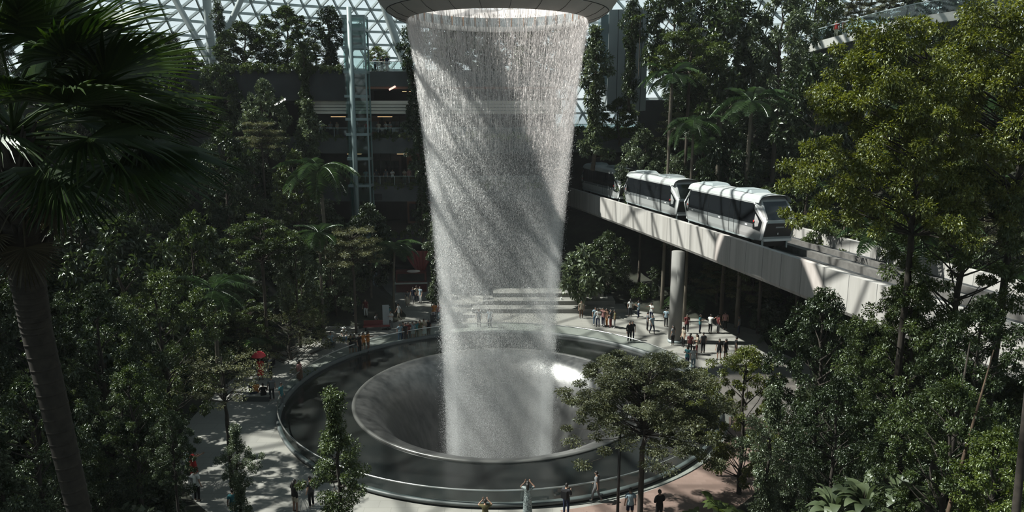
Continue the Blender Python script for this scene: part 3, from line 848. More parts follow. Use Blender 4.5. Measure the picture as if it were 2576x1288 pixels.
# ---------------------------------------------------------------- small plaza items
# stepped seating right of the waterfall
for i, (x0, x1, z) in enumerate([(-4, 11.5, .42), (-3, 10.5, .84), (-2, 9.5, 1.26)]):
    m = MB(); box(m, x0, x1, 69 + i * 1.6, 70.6 + i * 1.6 + .6, 0, z)
    tag(m.build('seating_step', plain('step_stone', (.20, .195, .18), .7, var=.15, scale=.8)), ['lowest', 'middle', 'topmost'][i] + ' pale stone seating step behind the waterfall', 'step', 'stone seating steps', 'structure')
for i, (x0, x1, y) in enumerate([(-17.8, -14.4, 60.6), (-16.9, -14.0, 62.2)]):
    m = MB(); box(m, x0, x1, y, y + .9, 0, .42)
    tag(m.build('stone_step', FLOORM, rz=0), ['front', 'rear'][i] + ' stone step at the left edge of the plaza', 'step', 'stone steps at the left', 'structure')
b = atZ(972, 828)
t = empty('sign_board', b, .1, 'tall pale blank sign board standing under the trees left of the plaza path', 'sign')
m = MB(); box(m, -.3, .3, -.05, .05, .1, 2.3); m.build('panel', plain('sign_panel', (.33, .36, .38), .5), t)
m = MB(); box(m, -.4, .4, -.2, .2, 0, .1); m.build('base_plate', BLACKM, t)
def bollard(px, py, lab, h=1.1):
    b = atZ(px, py)
    t = empty('light_bollard', b, 0, lab, 'bollard', 'white bollards behind the waterfall')
    m = MB(); m.tube([(0, 0, .1), (0, 0, h)], .09, 10); m.build('shade', WHITE, t)
    m = MB(); m.tube([(0, 0, 0), (0, 0, .1)], .12, 10); m.build('base', BLACKM, t)
bollard(1412, 774, 'white bollard just right of the falling water'); bollard(1330, 748, 'white bollard seen through the water, right one of two'); bollard(1286, 750, 'white bollard seen through the water, left one of two')
# red drape
t = empty('red_drape', atY(1053, 690, 79), 0, 'dark red hanging drape gathered to a point under the lowest terrace', 'drape')
m = MB(); V = []; Fc = []; NN = 20
for j in range(9):
    k = j / 8; w = 1.55 * (1 - k) ** .8 + .15
    for i in range(NN + 1):
        u = i / NN * 2 - 1
        V.append((u * w + .25 * k, .18 * math.sin(i * 2.1) * (1 - .6 * k), 2.7 * (1 - k)))
for j in range(8):
    for i in range(NN): Fc.append((j * (NN + 1) + i, j * (NN + 1) + i + 1, (j + 1) * (NN + 1) + i + 1, (j + 1) * (NN + 1) + i))
m.add(V, Fc); m.build('cloth', plain('drape_red', (.20, .035, .035), .8), t, True)
m = MB()
for i in range(5): m.tube([(.25 + .05 * i - .1, 0, .1), (.2 + .13 * i - .15, -.05, -1.2 - .12 * (i % 3))], [.03, .015], 5)
tag(m.build('tassel', plain('tassel_pale', (.5, .47, .43), .8), t), 'pale tassels')
# red kiosk at the path + canopies
t = empty('food_kiosk', atZ(1035, 735), .1, 'dark red kiosk with a pale counter under the lowest terrace', 'kiosk')
m = MB(); box(m, -1.7, 1.7, 0, 1.6, 0, 2.3); m.build('body', plain('kiosk_red', (.10, .022, .02), .7), t)
m = MB(); box(m, -1.8, 1.8, -.35, .1, 1.0, 1.12); m.build('counter', plain('counter_stone', (.42, .41, .38), .5), t)
m = MB(); box(m, -1.5, 1.5, -.04, 0, 1.25, 2.1); m.build('hatch', INTERIOR, t)
m = MB(); m.ball((.3, -.2, 2.42), (.75, .6, .14)); m.build('awning', plain('awning_pale', (.55, .45, .41), .7), t, True)
# lamp post by the right tree
b = atZ(1553, 1312)
t = empty('lamp_post', b, 0, 'tall black lamp post beside the layered tree right of the pool', 'lamp post')
m = MB(); m.tube([(0, 0, 0), (0, 0, 5.1)], [.075, .065], 12); m.build('pole', BLACKM, t, True)
m = MB(); m.tube([(0, 0, 0), (0, 0, .3)], [.14, .1], 12); m.build('base', BLACKM, t)
for k in range(3):
    a = k * 2.1 + .4
    m = MB(); m.bar((0, 0, 5.05), (.45 * math.cos(a), .45 * math.sin(a), 5.2), .04, .04); ar = m.build('arm', BLACKM, t)
    m = MB(); m.tube([(.40 * math.cos(a), .40 * math.sin(a), 5.12), (.55 * math.cos(a), .55 * math.sin(a), 5.3)], [.10, .13], 10); hd = m.build('lamp_head', plain('lamp_silver', (.45, .46, .46), .35, .6), ar, True)

# red umbrella / balloon at left group
# ---------------------------------------------------------------- people
POSE = {}
def skeleton(pose):
    J = {'pelvis': (0, 0, .93), 'spine': (0, -.005, 1.12), 'chest': (0, -.01, 1.31), 'neck': (0, 0, 1.45), 'headb': (0, .015, 1.53)}
    for s, n in ((-1, 'l'), (1, 'r')):
        J['sh' + n] = (s * .175, -.01, 1.385); J['el' + n] = (s * .235, -.03, 1.12); J['wr' + n] = (s * .25, .05, .88); J['ha' + n] = (s * .25, .075, .80)
        J['hi' + n] = (s * .095, 0, .88); J['kn' + n] = (s * .105, .015, .48); J['an' + n] = (s * .11, -.02, .08); J['to' + n] = (s * .125, .12, .035)
    def arm(n, s, e, w, h): J['el' + n], J['wr' + n], J['ha' + n] = [(s * p[0], p[1], p[2]) for p in (e, w, h)]
    if pose == 'photo':
        for s, n in ((-1, 'l'), (1, 'r')): arm(n, s, (.335, .10, 1.37), (.14, .22, 1.53), (.10, .26, 1.59))
    if pose == 'hold':
        for s, n in ((-1, 'l'), (1, 'r')): arm(n, s, (.24, .02, 1.14), (.12, .25, 1.22), (.08, .31, 1.26))
    if pose == 'point':
        arm('r', 1, (.24, .18, 1.30), (.20, .42, 1.36), (.19, .50, 1.38)); arm('l', -1, (.24, .02, 1.14), (.16, .24, 1.2), (.13, .31, 1.23))
    if pose == 'fold':
        for s, n in ((-1, 'l'), (1, 'r')): arm(n, s, (.24, .02, 1.13), (.06, .17, 1.14 + .03 * s), (-.02, .18, 1.16 + .03 * s))
    if pose == 'walk':
        J['knl'] = (-.10, .16, .50); J['anl'] = (-.10, .20, .10); J['tol'] = (-.11, .34, .06)
        J['knr'] = (.10, -.05, .48); J['anr'] = (.10, -.27, .13); J['tor'] = (.11, -.17, .03)
        arm('l', -1, (.23, -.13, 1.13), (.23, -.16, .90), (.23, -.15, .82)); arm('r', 1, (.23, .07, 1.13), (.21, .22, .94), (.21, .27, .87))
    if pose == 'sit':
        dz = -.45
        for k in ('pelvis', 'spine', 'chest', 'neck', 'headb', 'shl', 'shr'): J[k] = (J[k][0], J[k][1] + (.06 if k not in ('pelvis',) else 0), J[k][2] + dz)
        for s, n in ((-1, 'l'), (1, 'r')):
            J['hi' + n] = (s * .1, .04, .47); J['kn' + n] = (s * .13, .43, .49); J['an' + n] = (s * .12, .40, .09); J['to' + n] = (s * .13, .54, .04)
            arm(n, s, (.24, .10, .72), (.14, .33, .58), (.12, .40, .57))
    return J
RAD = {'pelvis': .135, 'spine': .118, 'chest': .132, 'neck': .052, 'headb': .058}
for n in 'lr': RAD.update({'sh' + n: .062, 'el' + n: .041, 'wr' + n: .027, 'ha' + n: .033, 'hi' + n: .088, 'kn' + n: .056, 'an' + n: .038, 'to' + n: .036})
BONES = [('pelvis', 'spine'), ('spine', 'chest'), ('chest', 'neck'), ('neck', 'headb')]
for n in 'lr': BONES += [('chest', 'sh' + n), ('sh' + n, 'el' + n), ('el' + n, 'wr' + n), ('wr' + n, 'ha' + n), ('pelvis', 'hi' + n), ('hi' + n, 'kn' + n), ('kn' + n, 'an' + n), ('an' + n, 'to' + n)]
def pose_mesh(pose):
    if pose in POSE: return POSE[pose]
    J = skeleton(pose); names = list(J)
    me = bpy.data.meshes.new('tmp')
    bm = bmesh.new(); sk = bm.verts.layers.skin.verify(); vs = {}
    for n in names:
        v = bm.verts.new(J[n]); r = RAD[n]; v[sk].radius = (r, r * (.82 if n in ('pelvis', 'spine', 'chest') else 1)); v[sk].use_root = (n == 'pelvis'); vs[n] = v
    for a, b in BONES: bm.edges.new((vs[a], vs[b]))
    bm.to_mesh(me); bm.free()
    o = bpy.data.objects.new('tmp', me); col.objects.link(o)
    o.modifiers.new('Skin', 'SKIN').use_smooth_shade = True
    ss = o.modifiers.new('Sub', 'SUBSURF'); ss.levels = 1; ss.render_levels = 1
    dg = bpy.context.evaluated_depsgraph_get(); dg.update()
    b = bpy.data.meshes.new_from_object(o.evaluated_get(dg))
    bpy.data.objects.remove(o)
    b.name = 'body'
    P = np.empty(len(b.vertices) * 3); b.vertices.foreach_get('co', P); P = P.reshape(-1, 3)
    Nn = np.empty(len(b.vertices) * 3); b.vertices.foreach_get('normal', Nn); Nn = Nn.reshape(-1, 3)
    polys = [tuple(p.vertices) for p in b.polygons]
    # nearest bone + parameter
    best = np.full(len(P), 1e9); bi = np.zeros(len(P), int); bt = np.zeros(len(P))
    for i, (a, c) in enumerate(BONES):
        A, B = np.array(J[a]), np.array(J[c]); d = B - A; t = np.clip(((P - A) @ d) / (d @ d), 0, 1)
        dist = np.linalg.norm(P - (A + t[:, None] * d), axis=1) - .5 * (RAD[a] * (1 - t) + RAD[c] * t)
        m_ = dist < best; best[m_] = dist[m_]; bi[m_] = i; bt[m_] = t[m_]
    def sel(fn):
        ok = np.array([fn(BONES[bi[i]], bt[i], P[i][2]) for i in range(len(P))])
        return ok
    def cloth(ok, off, name):
        fs = [f for f in polys if all(ok[v] for v in f)]
        used = sorted({v for f in fs for v in f}); mp = {v: i for i, v in enumerate(used)}
        me2 = bpy.data.meshes.new(name)
        me2.from_pydata([tuple(P[v] + Nn[v] * off) for v in used], [], [tuple(mp[v] for v in f) for f in fs])
        me2.update(); me2.polygons.foreach_set('use_smooth', [True] * len(me2.polygons)); return me2
    pz = J['pelvis'][2]
    core = lambda b_: b_[0] in ('pelvis', 'spine', 'chest') or b_[0][:2] == 'hi'
    tor = lambda b_, z: (core(b_) and z > pz - .13) or b_ == ('neck', 'headb') and False
    out = {}
    out['tshirt'] = cloth(sel(lambda b_, t, z: tor(b_, z) or (b_[0][:2] == 'sh' and t < .62)), .024, 'shirt')
    out['sleeves'] = cloth(sel(lambda b_, t, z: tor(b_, z) or b_[0][:2] == 'sh' or (b_[0][:2] == 'el' and t < .85)), .024, 'shirt')
    hip = lambda b_, z: core(b_) and z < pz + .12
    out['trousers'] = cloth(sel(lambda b_, t, z: hip(b_, z) or (b_[0][:2] == 'kn' and t < .9)), .014, 'trousers')
    out['shorts'] = cloth(sel(lambda b_, t, z: hip(b_, z) and not (b_[0][:2] == 'hi' and t > .85)), .016, 'shorts')
    out['shoes'] = cloth(sel(lambda b_, t, z: b_[0][:2] == 'an' or (b_[0][:2] == 'kn' and t > .93)), .014, 'shoes')
    # skirt: flared loft from waist to below the knee
    pz = J['pelvis'][2]
    if pose != 'sit':
        m = MB(); m.lathe([(.125, pz + .16), (.165, pz + .02), (.20, pz - .2), (.235, pz - .5)], 18); out['skirt'] = m.mesh('skirt', True)
        m = MB(); m.lathe([(.125, pz + .16), (.165, pz + .02), (.20, pz - .3), (.22, pz - .8)], 18); out['long_skirt'] = m.mesh('skirt', True)
    # body + head + hands in one mesh
    m = MB(); m.add([tuple(p) for p in P], polys)
    hb = Vector(J['headb']); hc = hb + Vector((0, .012, .065))
    m.ball(hc, (.074, .092, .112), 16, 12)
    m.add([hc + Vector(p) for p in ((-.014, .085, .01), (.014, .085, .01), (0, .118, -.022), (-.018, .086, -.03), (.018, .086, -.03))], [(0, 2, 1), (0, 3, 2), (1, 2, 4), (3, 4, 2)])
    for s in (-1, 1): m.ball(hc + Vector((s * .076, -.005, -.005)), (.012, .022, .032), 6, 5)
    m.add([hc + Vector(p) for p in ((-.025, .082, -.055), (.025, .082, -.055), (.02, .092, -.062), (-.02, .092, -.062), (0, .086, -.072))], [(0, 3, 2, 1), (3, 4, 2)])
    for s, n in ((-1, 'l'), (1, 'r')):
        w, h = Vector(J['wr' + n]), Vector(J['ha' + n]); d = (h - w).normalized()
        side = d.cross(Vector((0, 1, .3))); side = side.normalized() if side.length > .1 else Vector((1, 0, 0)); nn = side.cross(d)
        for k, L in enumerate((.062, .074, .078, .070)):
            o0 = h + side * (-.027 + .018 * k); tip = o0 + d * L * .6 + nn * .01; tip2 = o0 + d * L + nn * .035
            m.tube([o0 - d * .01, tip, tip2], [.0095, .0085, .006], 5)
        o0 = h - d * .03 + side * .025
        m.tube([o0, o0 + side * .03 + d * .02, o0 + side * .035 + d * .05], [.011, .009, .007], 5)
    out['body'] = m.mesh('body', True)
    # hair: cap over skull
    def hair(long):
        m = MB(); V = []; seg, ring = 16, 10
        for i in range(ring + 1):
            t = (PI * .60) * i / ring
            for k in range(seg):
                a = 2 * PI * k / seg
                fr = math.sin(a)
                tt = t * (1.0 - .38 * max(0, fr))
                V.append(hc + Vector((.083 * math.sin(tt) * math.cos(a), .100 * math.sin(tt) * math.sin(a) - .004, .122 * math.cos(tt))))
        Fc = [(i * seg + k, i * seg + (k + 1) % seg, (i + 1) * seg + (k + 1) % seg, (i + 1) * seg + k) for i in range(ring) for k in range(seg)]
        m.add(V, Fc)
        if long: m.tube([hc + Vector((0, -.055, .03)), hc + Vector((0, -.085, -.08)), hc + Vector((0, -.10, -.24)), hc + Vector((0, -.09, -.34))], [.07, .075, .07, .03], 12)
        return m.mesh('hair', True)
    out['hair'] = hair(False); out['long_hair'] = hair(True)
    m = MB()
    for s in (-1, 1): m.ball(hc + Vector((s * .03, .079, .012)), (.011, .008, .007), 6, 5)
    out['eyes'] = m.mesh('eyes', True)
    m = MB(); m.lathe([(.0, .135), (.07, .13), (.09, .07), (.095, .05), (.17, .035)], 16, tuple(hc)); out['hat'] = m.mesh('hat', True)
    m = MB(); box(m, -.15, .15, -.32, -.14, J['chest'][2] - .28, J['chest'][2] + .10)
    out['bag'] = m.mesh('backpack')
    POSE[pose] = out
    return out
CL = {'black': (.010, .010, .011), 'white': (.62, .62, .60), 'grey': (.14, .145, .15), 'darkgrey': (.035, .036, .04), 'navy': (.015, .02, .045), 'blue': (.04, .10, .19), 'teal': (.05, .17, .19), 'pale blue': (.25, .33, .38),
      'red': (.36, .03, .03), 'orange': (.42, .16, .04), 'yellow': (.42, .30, .06), 'pink': (.36, .19, .18), 'green': (.05, .12, .08), 'olive': (.10, .09, .045), 'beige': (.38, .33, .26), 'brown': (.10, .06, .04), 'maroon': (.12, .03, .03), 'patterned': (.22, .26, .26), 'purple': (.08, .05, .12)}
def clothmat(c):
    n = 'cloth_' + c.replace(' ', '_')
    if n in MATS: return MATS[n]
    if c == 'patterned':
        m, nt, out = newmat(n); tc = nt.nodes.new('ShaderNodeTexCoord'); nz = nt.nodes.new('ShaderNodeTexNoise'); nz.inputs['Scale'].default_value = 26
        nt.links.new(tc.outputs['Object'], nz.inputs[0]); rp = nt.nodes.new('ShaderNodeValToRGB'); rp.color_ramp.elements[0].position = .45; rp.color_ramp.elements[1].position = .52
        rp.color_ramp.elements[0].color = (.05, .07, .07, 1); rp.color_ramp.elements[1].color = (.38, .43, .43, 1)
        b = nt.nodes.new('ShaderNodeBsdfPrincipled'); nt.links.new(nz.outputs['Fac'], rp.inputs[0]); nt.links.new(rp.outputs[0], b.inputs['Base Color']); nt.links.new(b.outputs[0], out.inputs[0]); MATS[n] = m
        return m
    return plain(n, CL[c], .85, spec=.2, var=.12, scale=14)
SKINM = [plain('skin_a', (.42, .26, .19), .55), plain('skin_b', (.34, .20, .14), .55), plain('skin_c', (.22, .12, .08), .55)]
HAIRM = plain('hair_black', (.012, .010, .009), .5)
SHOEM = [plain('shoe_dark', (.03, .03, .03), .6), plain('shoe_white', (.55, .55, .53), .6)]
pcount = 0
def person(loc, heading, pose, top, bottom, label, group=None, long_hair=False, sleeves=False, lower='trousers', hat=None, bag=None, h=1.70, hairc=None):
    global pcount
    pcount += 1
    pm = pose_mesh(pose)
    t = empty('person', loc, heading, label, 'person', group)
    s = h / 1.70 * 1.04; t.scale = (s, s, s)
    link('body', pm['body'], SKINM[pcount % 3], t)
    link('eyes', pm['eyes'], HAIRM, t)
    link('hair', pm['long_hair' if long_hair else 'hair'], HAIRM, t)
    link('shirt', pm['sleeves' if sleeves else 'tshirt'], clothmat(top), t)
    if lower == 'skirt' and pose != 'sit': link('skirt', pm['skirt'], clothmat(bottom), t)
    elif lower == 'dress' and pose != 'sit': link('skirt', pm['long_skirt'], clothmat(bottom), t)
    else: link('shorts' if lower == 'shorts' else 'trousers', pm['shorts' if lower == 'shorts' else 'trousers'], clothmat(bottom), t)
    link('shoes', pm['shoes'], SHOEM[pcount % 2], t)
    if hat: link('hat', pm['hat'], clothmat(hat), t)
    if bag: link('backpack', pm['bag'], clothmat(bag), t)
    return t
def P_(px, py, hd, pose, top, bot, label, z=0.0, Y=None, **k):
    loc = atY(px, py, Y) if Y else atZ(px, py, z)
    if Y: loc.z = z
    elif z == 0.0: loc.z = max(0.0, terrain(loc.x, loc.y) - .03)
    return person(loc, math.radians(hd), pose, top, bot, label, **k)
# heading 0 = facing away from the camera (+y); 180 = facing camera; 90 = facing left; -90 = facing right
# --- near the pool's front
P_(1221, 1338, 2, 'photo', 'olive', 'black', 'person in an olive top taking a picture at the front rail, arms raised', h=1.6)
P_(1327, 1296, -2, 'photo', 'patterned', 'patterned', 'person in a grey patterned long dress taking a picture at the front rail', lower='dress', long_hair=True, h=1.72)
P_(1424, 1296, -30, 'hold', 'darkgrey', 'navy', 'person in dark clothes with a dark bag right of the patterned dress', sleeves=True, bag='black', h=1.62)
P_(1584, 1312, 5, 'stand', 'pale blue', 'navy', 'person in a pale shirt and navy shorts behind the black lamp post', lower='shorts', h=1.68)
P_(1657, 1318, 20, 'fold', 'black', 'black', 'person in black behind the trunk of the layered tree', sleeves=True)
P_(1808, 1198, -15, 'stand', 'black', 'olive', 'person in a black shirt and olive trousers walking right of the pool kerb', bag='black')
P_(1500, 1262, 60, 'walk', 'grey', 'grey', 'person in grey walking along the rail left of the lamp post', h=1.6)
P_(744, 1290, -35, 'point', 'black', 'beige', 'person in a black shirt and beige shorts left of the slender tree', lower='shorts', long_hair=True)
P_(784, 1276, 60, 'stand', 'darkgrey', 'black', 'person in dark grey half hidden by the slender tree', h=1.6)
P_(488, 1206, -50, 'point', 'red', 'red', 'person in a red dress pointing a phone on the sunny plaza at the left', lower='skirt', long_hair=True)
P_(479, 1202, -40, 'stand', 'pale blue', 'navy', 'person in a pale blue shirt just behind the red dress')
P_(497, 1262, -20, 'stand', 'white', 'black', 'person in white below the red dress, under the left trees', bag='white')
P_(590, 1310, 20, 'stand', 'teal', 'teal', 'person in turquoise at the bottom edge under the left trees', h=1.6)
# --- left side of the plaza
P_(657, 957, 10, 'stand', 'red', 'red', 'person under a red umbrella on the left side of the plaza', lower='skirt')
ub = atZ(655, 955)
t = empty('umbrella', ub + Vector((0, 0, 0)), 0, 'round bright red umbrella held open on the left side of the plaza', 'umbrella')
m = MB(); m.lathe([(.0, 2.2), (.2, 2.16), (.4, 2.02), (.52, 1.82)], 16); m.build('canopy', plain('umbrella_red', (.62, .035, .05), .6), t, True)
m = MB(); m.tube([(.0, 0, 1.15), (0, 0, 2.25)], .012, 6); m.build('shaft', BLACKM, t)
P_(682, 952, 80, 'stand', 'grey', 'black', 'person in grey right of the red umbrella', bag='black')
P_(646, 1004, 40, 'sit', 'orange', 'navy', 'person in an orange top seated left of the pool', hat='white')
P_(630, 1006, -60, 'sit', 'navy', 'navy', 'person in navy seated at the left end of the seated group')
P_(664, 1010, 20, 'sit', 'black', 'black', 'person in black seated at the right end of the seated group')
P_(685, 1008, 30, 'stand', 'grey', 'darkgrey', 'person in grey standing right of the seated group', bag='grey')
P_(755, 965, -110, 'stand', 'pink', 'brown', 'person in a pink top and brown skirt alone at the pool edge on the left', lower='skirt', long_hair=True)
P_(710, 1025, -100, 'stand', 'teal', 'grey', 'person in teal close to the pool edge behind leaves on the left')
# --- far left group of five at the edge
for i, (x, y, tp, bt, lw, lb) in enumerate([(884, 893, 'black', 'black', 'shorts', 'person in black at the left end of the group of five'), (893, 893, 'darkgrey', 'grey', 'shorts', 'person in dark grey, second in the group of five'), (905, 891, 'black', 'black', 'trousers', 'person in black in the middle of the group of five'),
        (915, 887, 'orange', 'olive', 'shorts', 'person in an orange top in the group of five'), (927, 884, 'orange', 'brown', 'shorts', 'person in orange at the right end of the group of five')]):
    P_(x, y, [-150, 170, -120, -140, -100][i], ['stand', 'hold', 'stand', 'stand', 'point'][i], tp, bt, lb, lower=lw, group='group of five at the far left pool edge', long_hair=i in (1, 4))
P_(866, 858, -160, 'sit', 'white', 'blue', 'person in a white shirt and cap seated on the plaza behind the group of five', hat='white')
P_(832, 872, -150, 'sit', 'pale blue', 'grey', 'person in pale blue seated at the stone steps at the left')
P_(716, 818, -120, 'stand', 'blue', 'navy', 'person in blue in the shade under the left trees')
# --- group of nine at the far edge
nine = [(1007, 860, 'pale blue', 'blue'), (1015, 856, 'grey', 'navy'), (1020, 860, 'black', 'black'), (1028, 858, 'maroon', 'black'), (1039, 855, 'pale blue', 'white'), (1048, 854, 'teal', 'olive'), (1057, 852, 'olive', 'beige'), (1067, 850, 'beige', 'white'), (1079, 848, 'black', 'brown')]
nl = ['pale blue, leftmost', 'grey, second from left', 'black, third from left', 'maroon, fourth from left', 'pale blue and white', 'teal', 'olive', 'beige, second from right', 'black, rightmost']
for i, (x, y, tp, bt) in enumerate(nine):
    P_(x, y, [-170, 175, 160, -160, 180, -150, 170, -170, 150][i], ['stand', 'fold', 'stand', 'hold', 'stand', 'photo', 'stand', 'hold', 'stand'][i], tp, bt, 'person in ' + nl[i] + ', row of nine at the far pool edge', group='row of nine at the far pool edge', lower=['trousers', 'trousers', 'skirt', 'trousers', 'shorts'][i % 5], long_hair=i % 3 == 0, h=1.6 + .03 * (i % 4))
P_(984, 828, 160, 'hold', 'white', 'grey', 'person in a white top walking beside the pale sign board')
P_(1004, 808, 120, 'walk', 'white', 'beige', 'person in bright white right of the pale sign board')
P_(978, 815, -160, 'stand', 'teal', 'beige', 'person in pale teal in front of the sign board', hat='pale blue')
P_(921, 810, 170, 'stand', 'maroon', 'white', 'person in a maroon top and white trousers under the trees')
P_(893, 812, 150, 'stand', 'grey', 'navy', 'person in grey by the thin trunk under the trees')
P_(945, 822, -100, 'sit', 'grey', 'grey', 'person in grey seated on the red bench')
def stone_seat(px, py, w, lab):
    b = atZ(px, py); t = empty('stone_seat', b, 0, lab, 'seat')
    m = MB(); box(m, -w / 2, w / 2, -.32, .32, .36, .45); m.build('seat_slab', FLOORM, t)
    m = MB(); box(m, -w / 2 + .06, w / 2 - .06, -.24, .24, 0, .36); m.build('plinth', CONC, t)
stone_seat(647, 1007, 1.9, 'low stone seat under the seated group left of the pool')
stone_seat(866, 857, .9, 'stone block under the person in a white cap behind the group of five')
stone_seat(832, 871, .9, 'stone block under the person in pale blue at the left stone steps')
t = empty('bench', atZ(948, 830), 0.1, 'low dark red bench under the trees left of the sign board', 'bench')
m = MB(); box(m, -1.2, 1.2, -.3, .3, .34, .44); m.build('seat', plain('bench_red', (.16, .03, .03), .6), t)
for x in (-1, 1):
    m = MB(); box(m, x - .06, x + .06, -.25, .25, 0, .34); m.build('leg', BLACKM, t)
m = MB(); box(m, -1.2, 1.2, .25, .32, .44, .85); m.build('backrest', plain('bench_red', (.16, .03, .03), .6), t)
P_(1026, 772, 170, 'stand', 'grey', 'beige', 'person in grey and beige walking on the path from the kiosk', lower='skirt')
P_(1040, 764, 160, 'walk', 'navy', 'grey', 'person in navy on the path from the kiosk')
P_(1048, 760, -150, 'walk', 'beige', 'navy', 'person in beige on the path by the kiosk counter')
P_(1058, 762, 140, 'stand', 'pale blue', 'white', 'person in pale blue on the path nearest the climbing plant')
P_(1093, 806, -170, 'stand', 'orange', 'grey', 'person in an orange top left of the waterfall on the far plaza')
P_(1104, 806, 140, 'walk', 'pink', 'pale blue', 'person in pink and pale blue beside the dark suitcase')
P_(1118, 805, 170, 'stand', 'grey', 'navy', 'person in grey closest to the falling water on its left')
t = empty('suitcase', atZ(1090, 812), .2, 'upright dark suitcase beside people left of the waterfall', 'suitcase')
m = MB(); box(m, -.28, .28, -.17, .17, .06, .8); m.build('case', plain('case_black', (.02, .022, .026), .5), t)
m = MB(); m.tube([(-.15, -.1, .8), (-.15, -.1, 1.05), (.15, -.1, 1.05), (.15, -.1, .8)], .015, 6); m.build('handle', METAL, t)
for x in (-.2, .2):
    m = MB(); m.tube([(x, -.1, .05), (x + .03, -.1, .05)], .05, 8); m.build('wheel', BLACKM, t)
P_(1205, 822, 180, 'stand', 'grey', 'darkgrey', 'person in grey seen through the left part of the falling water')
P_(1232, 824, 170, 'stand', 'pale blue', 'navy', 'person in pale blue seen through the middle of the falling water', h=1.75)
# --- far right of the plaza
P_(1462, 800, 180, 'stand', 'beige', 'brown', 'person in beige on the lit ground right of the falling water')
for i, (x, y, tp, bt, lb) in enumerate([(1497, 818, 'pale blue', 'blue', 'person in pale blue leftmost in the cluster right of the waterfall'), (1504, 822, 'white', 'navy', 'person in white in the cluster right of the waterfall'), (1517, 820, 'pink', 'navy', 'person in pink in the cluster right of the waterfall'), (1526, 822, 'brown', 'orange', 'person in brown and orange in the cluster right of the waterfall'), (1546, 826, 'olive', 'grey', 'person in olive at the right of the cluster right of the waterfall'), (1536, 824, 'darkgrey', 'maroon', 'person in dark grey in the cluster right of the waterfall')]):
    P_(x, y, 180 - 25 * i, ['stand', 'hold', 'photo', 'stand', 'stand', 'fold'][i], tp, bt, lb, group='cluster of people right of the waterfall', long_hair=i % 2 == 1)
P_(1583, 861, -165, 'stand', 'black', 'black', 'tall person in black with a white collar at the far pool railing', sleeves=True, h=1.82)
P_(1590, 856, 170, 'stand', 'black', 'navy', 'person in black and navy just right of the tall one in black')
right = [(1585, 796, 'white', 'darkgrey', 'stand'), (1606, 800, 'pale blue', 'navy', 'hold'), (1638, 806, 'white', 'navy', 'point'), (1640, 840, 'pale blue', 'navy', 'walk'), (1628, 832, 'grey', 'black', 'stand'), (1675, 822, 'pale blue', 'darkgrey', 'stand'), (1692, 868, 'grey', 'black', 'stand'), (1718, 872, 'beige', 'black', 'stand'), (1727, 838, 'maroon', 'black', 'stand'), (1760, 838, 'teal', 'navy', 'hold'),
         (1786, 838, 'white', 'black', 'point'), (1768, 888, 'darkgrey', 'black', 'stand'), (1752, 892, 'beige', 'maroon', 'fold'), (1808, 905, 'black', 'black', 'stand'), (1824, 905, 'black', 'black', 'stand'), (1806, 838, 'maroon', 'grey', 'stand'), (1823, 830, 'pink', 'black', 'stand'), (1858, 842, 'grey', 'navy', 'stand'), (1728, 925, 'teal', 'navy', 'hold'), (1743, 928, 'white', 'pale blue', 'stand'), (1850, 900, 'black', 'brown', 'stand'), (1735, 890, 'maroon', 'black', 'stand')]
rl = ['in white at the left of the shaded crowd by the column', 'in pale blue in the shaded crowd left of the column', 'in white raising an arm left of the column', 'in pale blue walking towards the column', 'in grey left of the column', 'in pale blue right against the left side of the column', 'in grey at the foot of the column', 'in beige right of the column foot', 'in maroon behind the column', 'in teal looking at a phone in the shade',
      'in white bending in the shade right of the column', 'in dark grey standing tall in the shade', 'in beige with arms folded in the shade', 'in black shorts, left one of a pair in the shade', 'in black shorts, right one of a pair in the shade', 'in maroon far back in the shade', 'in pink far back in the shade', 'in pale grey at the edge of the right trees', 'in teal at the pool railing on the right', 'in white at the pool railing on the right', 'in black half hidden by the right trees', 'in maroon behind the pair at the railing']
for i, (x, y, tp, bt, ps) in enumerate(right):
    P_(x, y, (i * 67) % 360, ps, tp, bt, 'person ' + rl[i], group='people in the shade under the track', long_hair=i % 3 == 0, lower='shorts' if i in (13, 14) else 'trousers')
# --- terraces
ter = [(803, 17.0, 'white', 'person in white on the third terrace left of the lift'), (828, 17.0, 'grey', 'person in grey leaning on the third terrace rail'), (842, 17.0, 'beige', 'person in beige on the third terrace'), (922, 17.0, 'red', 'person in red on the third terrace just right of the lift'), (950, 17.0, 'beige', 'person in beige on the third terrace right of the one in red'), (966, 17.0, 'white', 'person in white on the third terrace right of the lift'), (980, 17.0, 'grey', 'person in grey at the right end of the third terrace'),
       (940, 11.7, 'darkgrey', 'person in dark grey on the second terrace'), (962, 11.7, 'grey', 'person in grey on the second terrace'), (983, 11.7, 'white', 'person in white on the second terrace'), (1012, 11.7, 'beige', 'person in beige on the second terrace'), (1022, 11.7, 'pink', 'person in pink at the right end of the second terrace'), (915, 11.7, 'pale blue', 'person in pale blue behind the lift foot'),
       (946, 24.1, 'pale blue', 'person in pale blue on the upper terrace right of the lift'), (961, 24.1, 'black', 'person in black on the upper terrace'), (978, 24.1, 'navy', 'person in navy on the upper terrace')]
for i, (x, z, tp, lb) in enumerate(ter):
    a = atY(x, 300, 81.2)
    person((a.x, 81.2 + .5 * (i % 3), z), math.radians(180 + 40 * math.sin(i * 2.3)), ['stand', 'hold', 'fold', 'walk'][i % 4], tp, ['navy', 'black', 'grey', 'brown'][i % 4], lb, 'people on the back terraces', long_hair=i % 2 == 0)
a = atY(2116, 95, 77); 
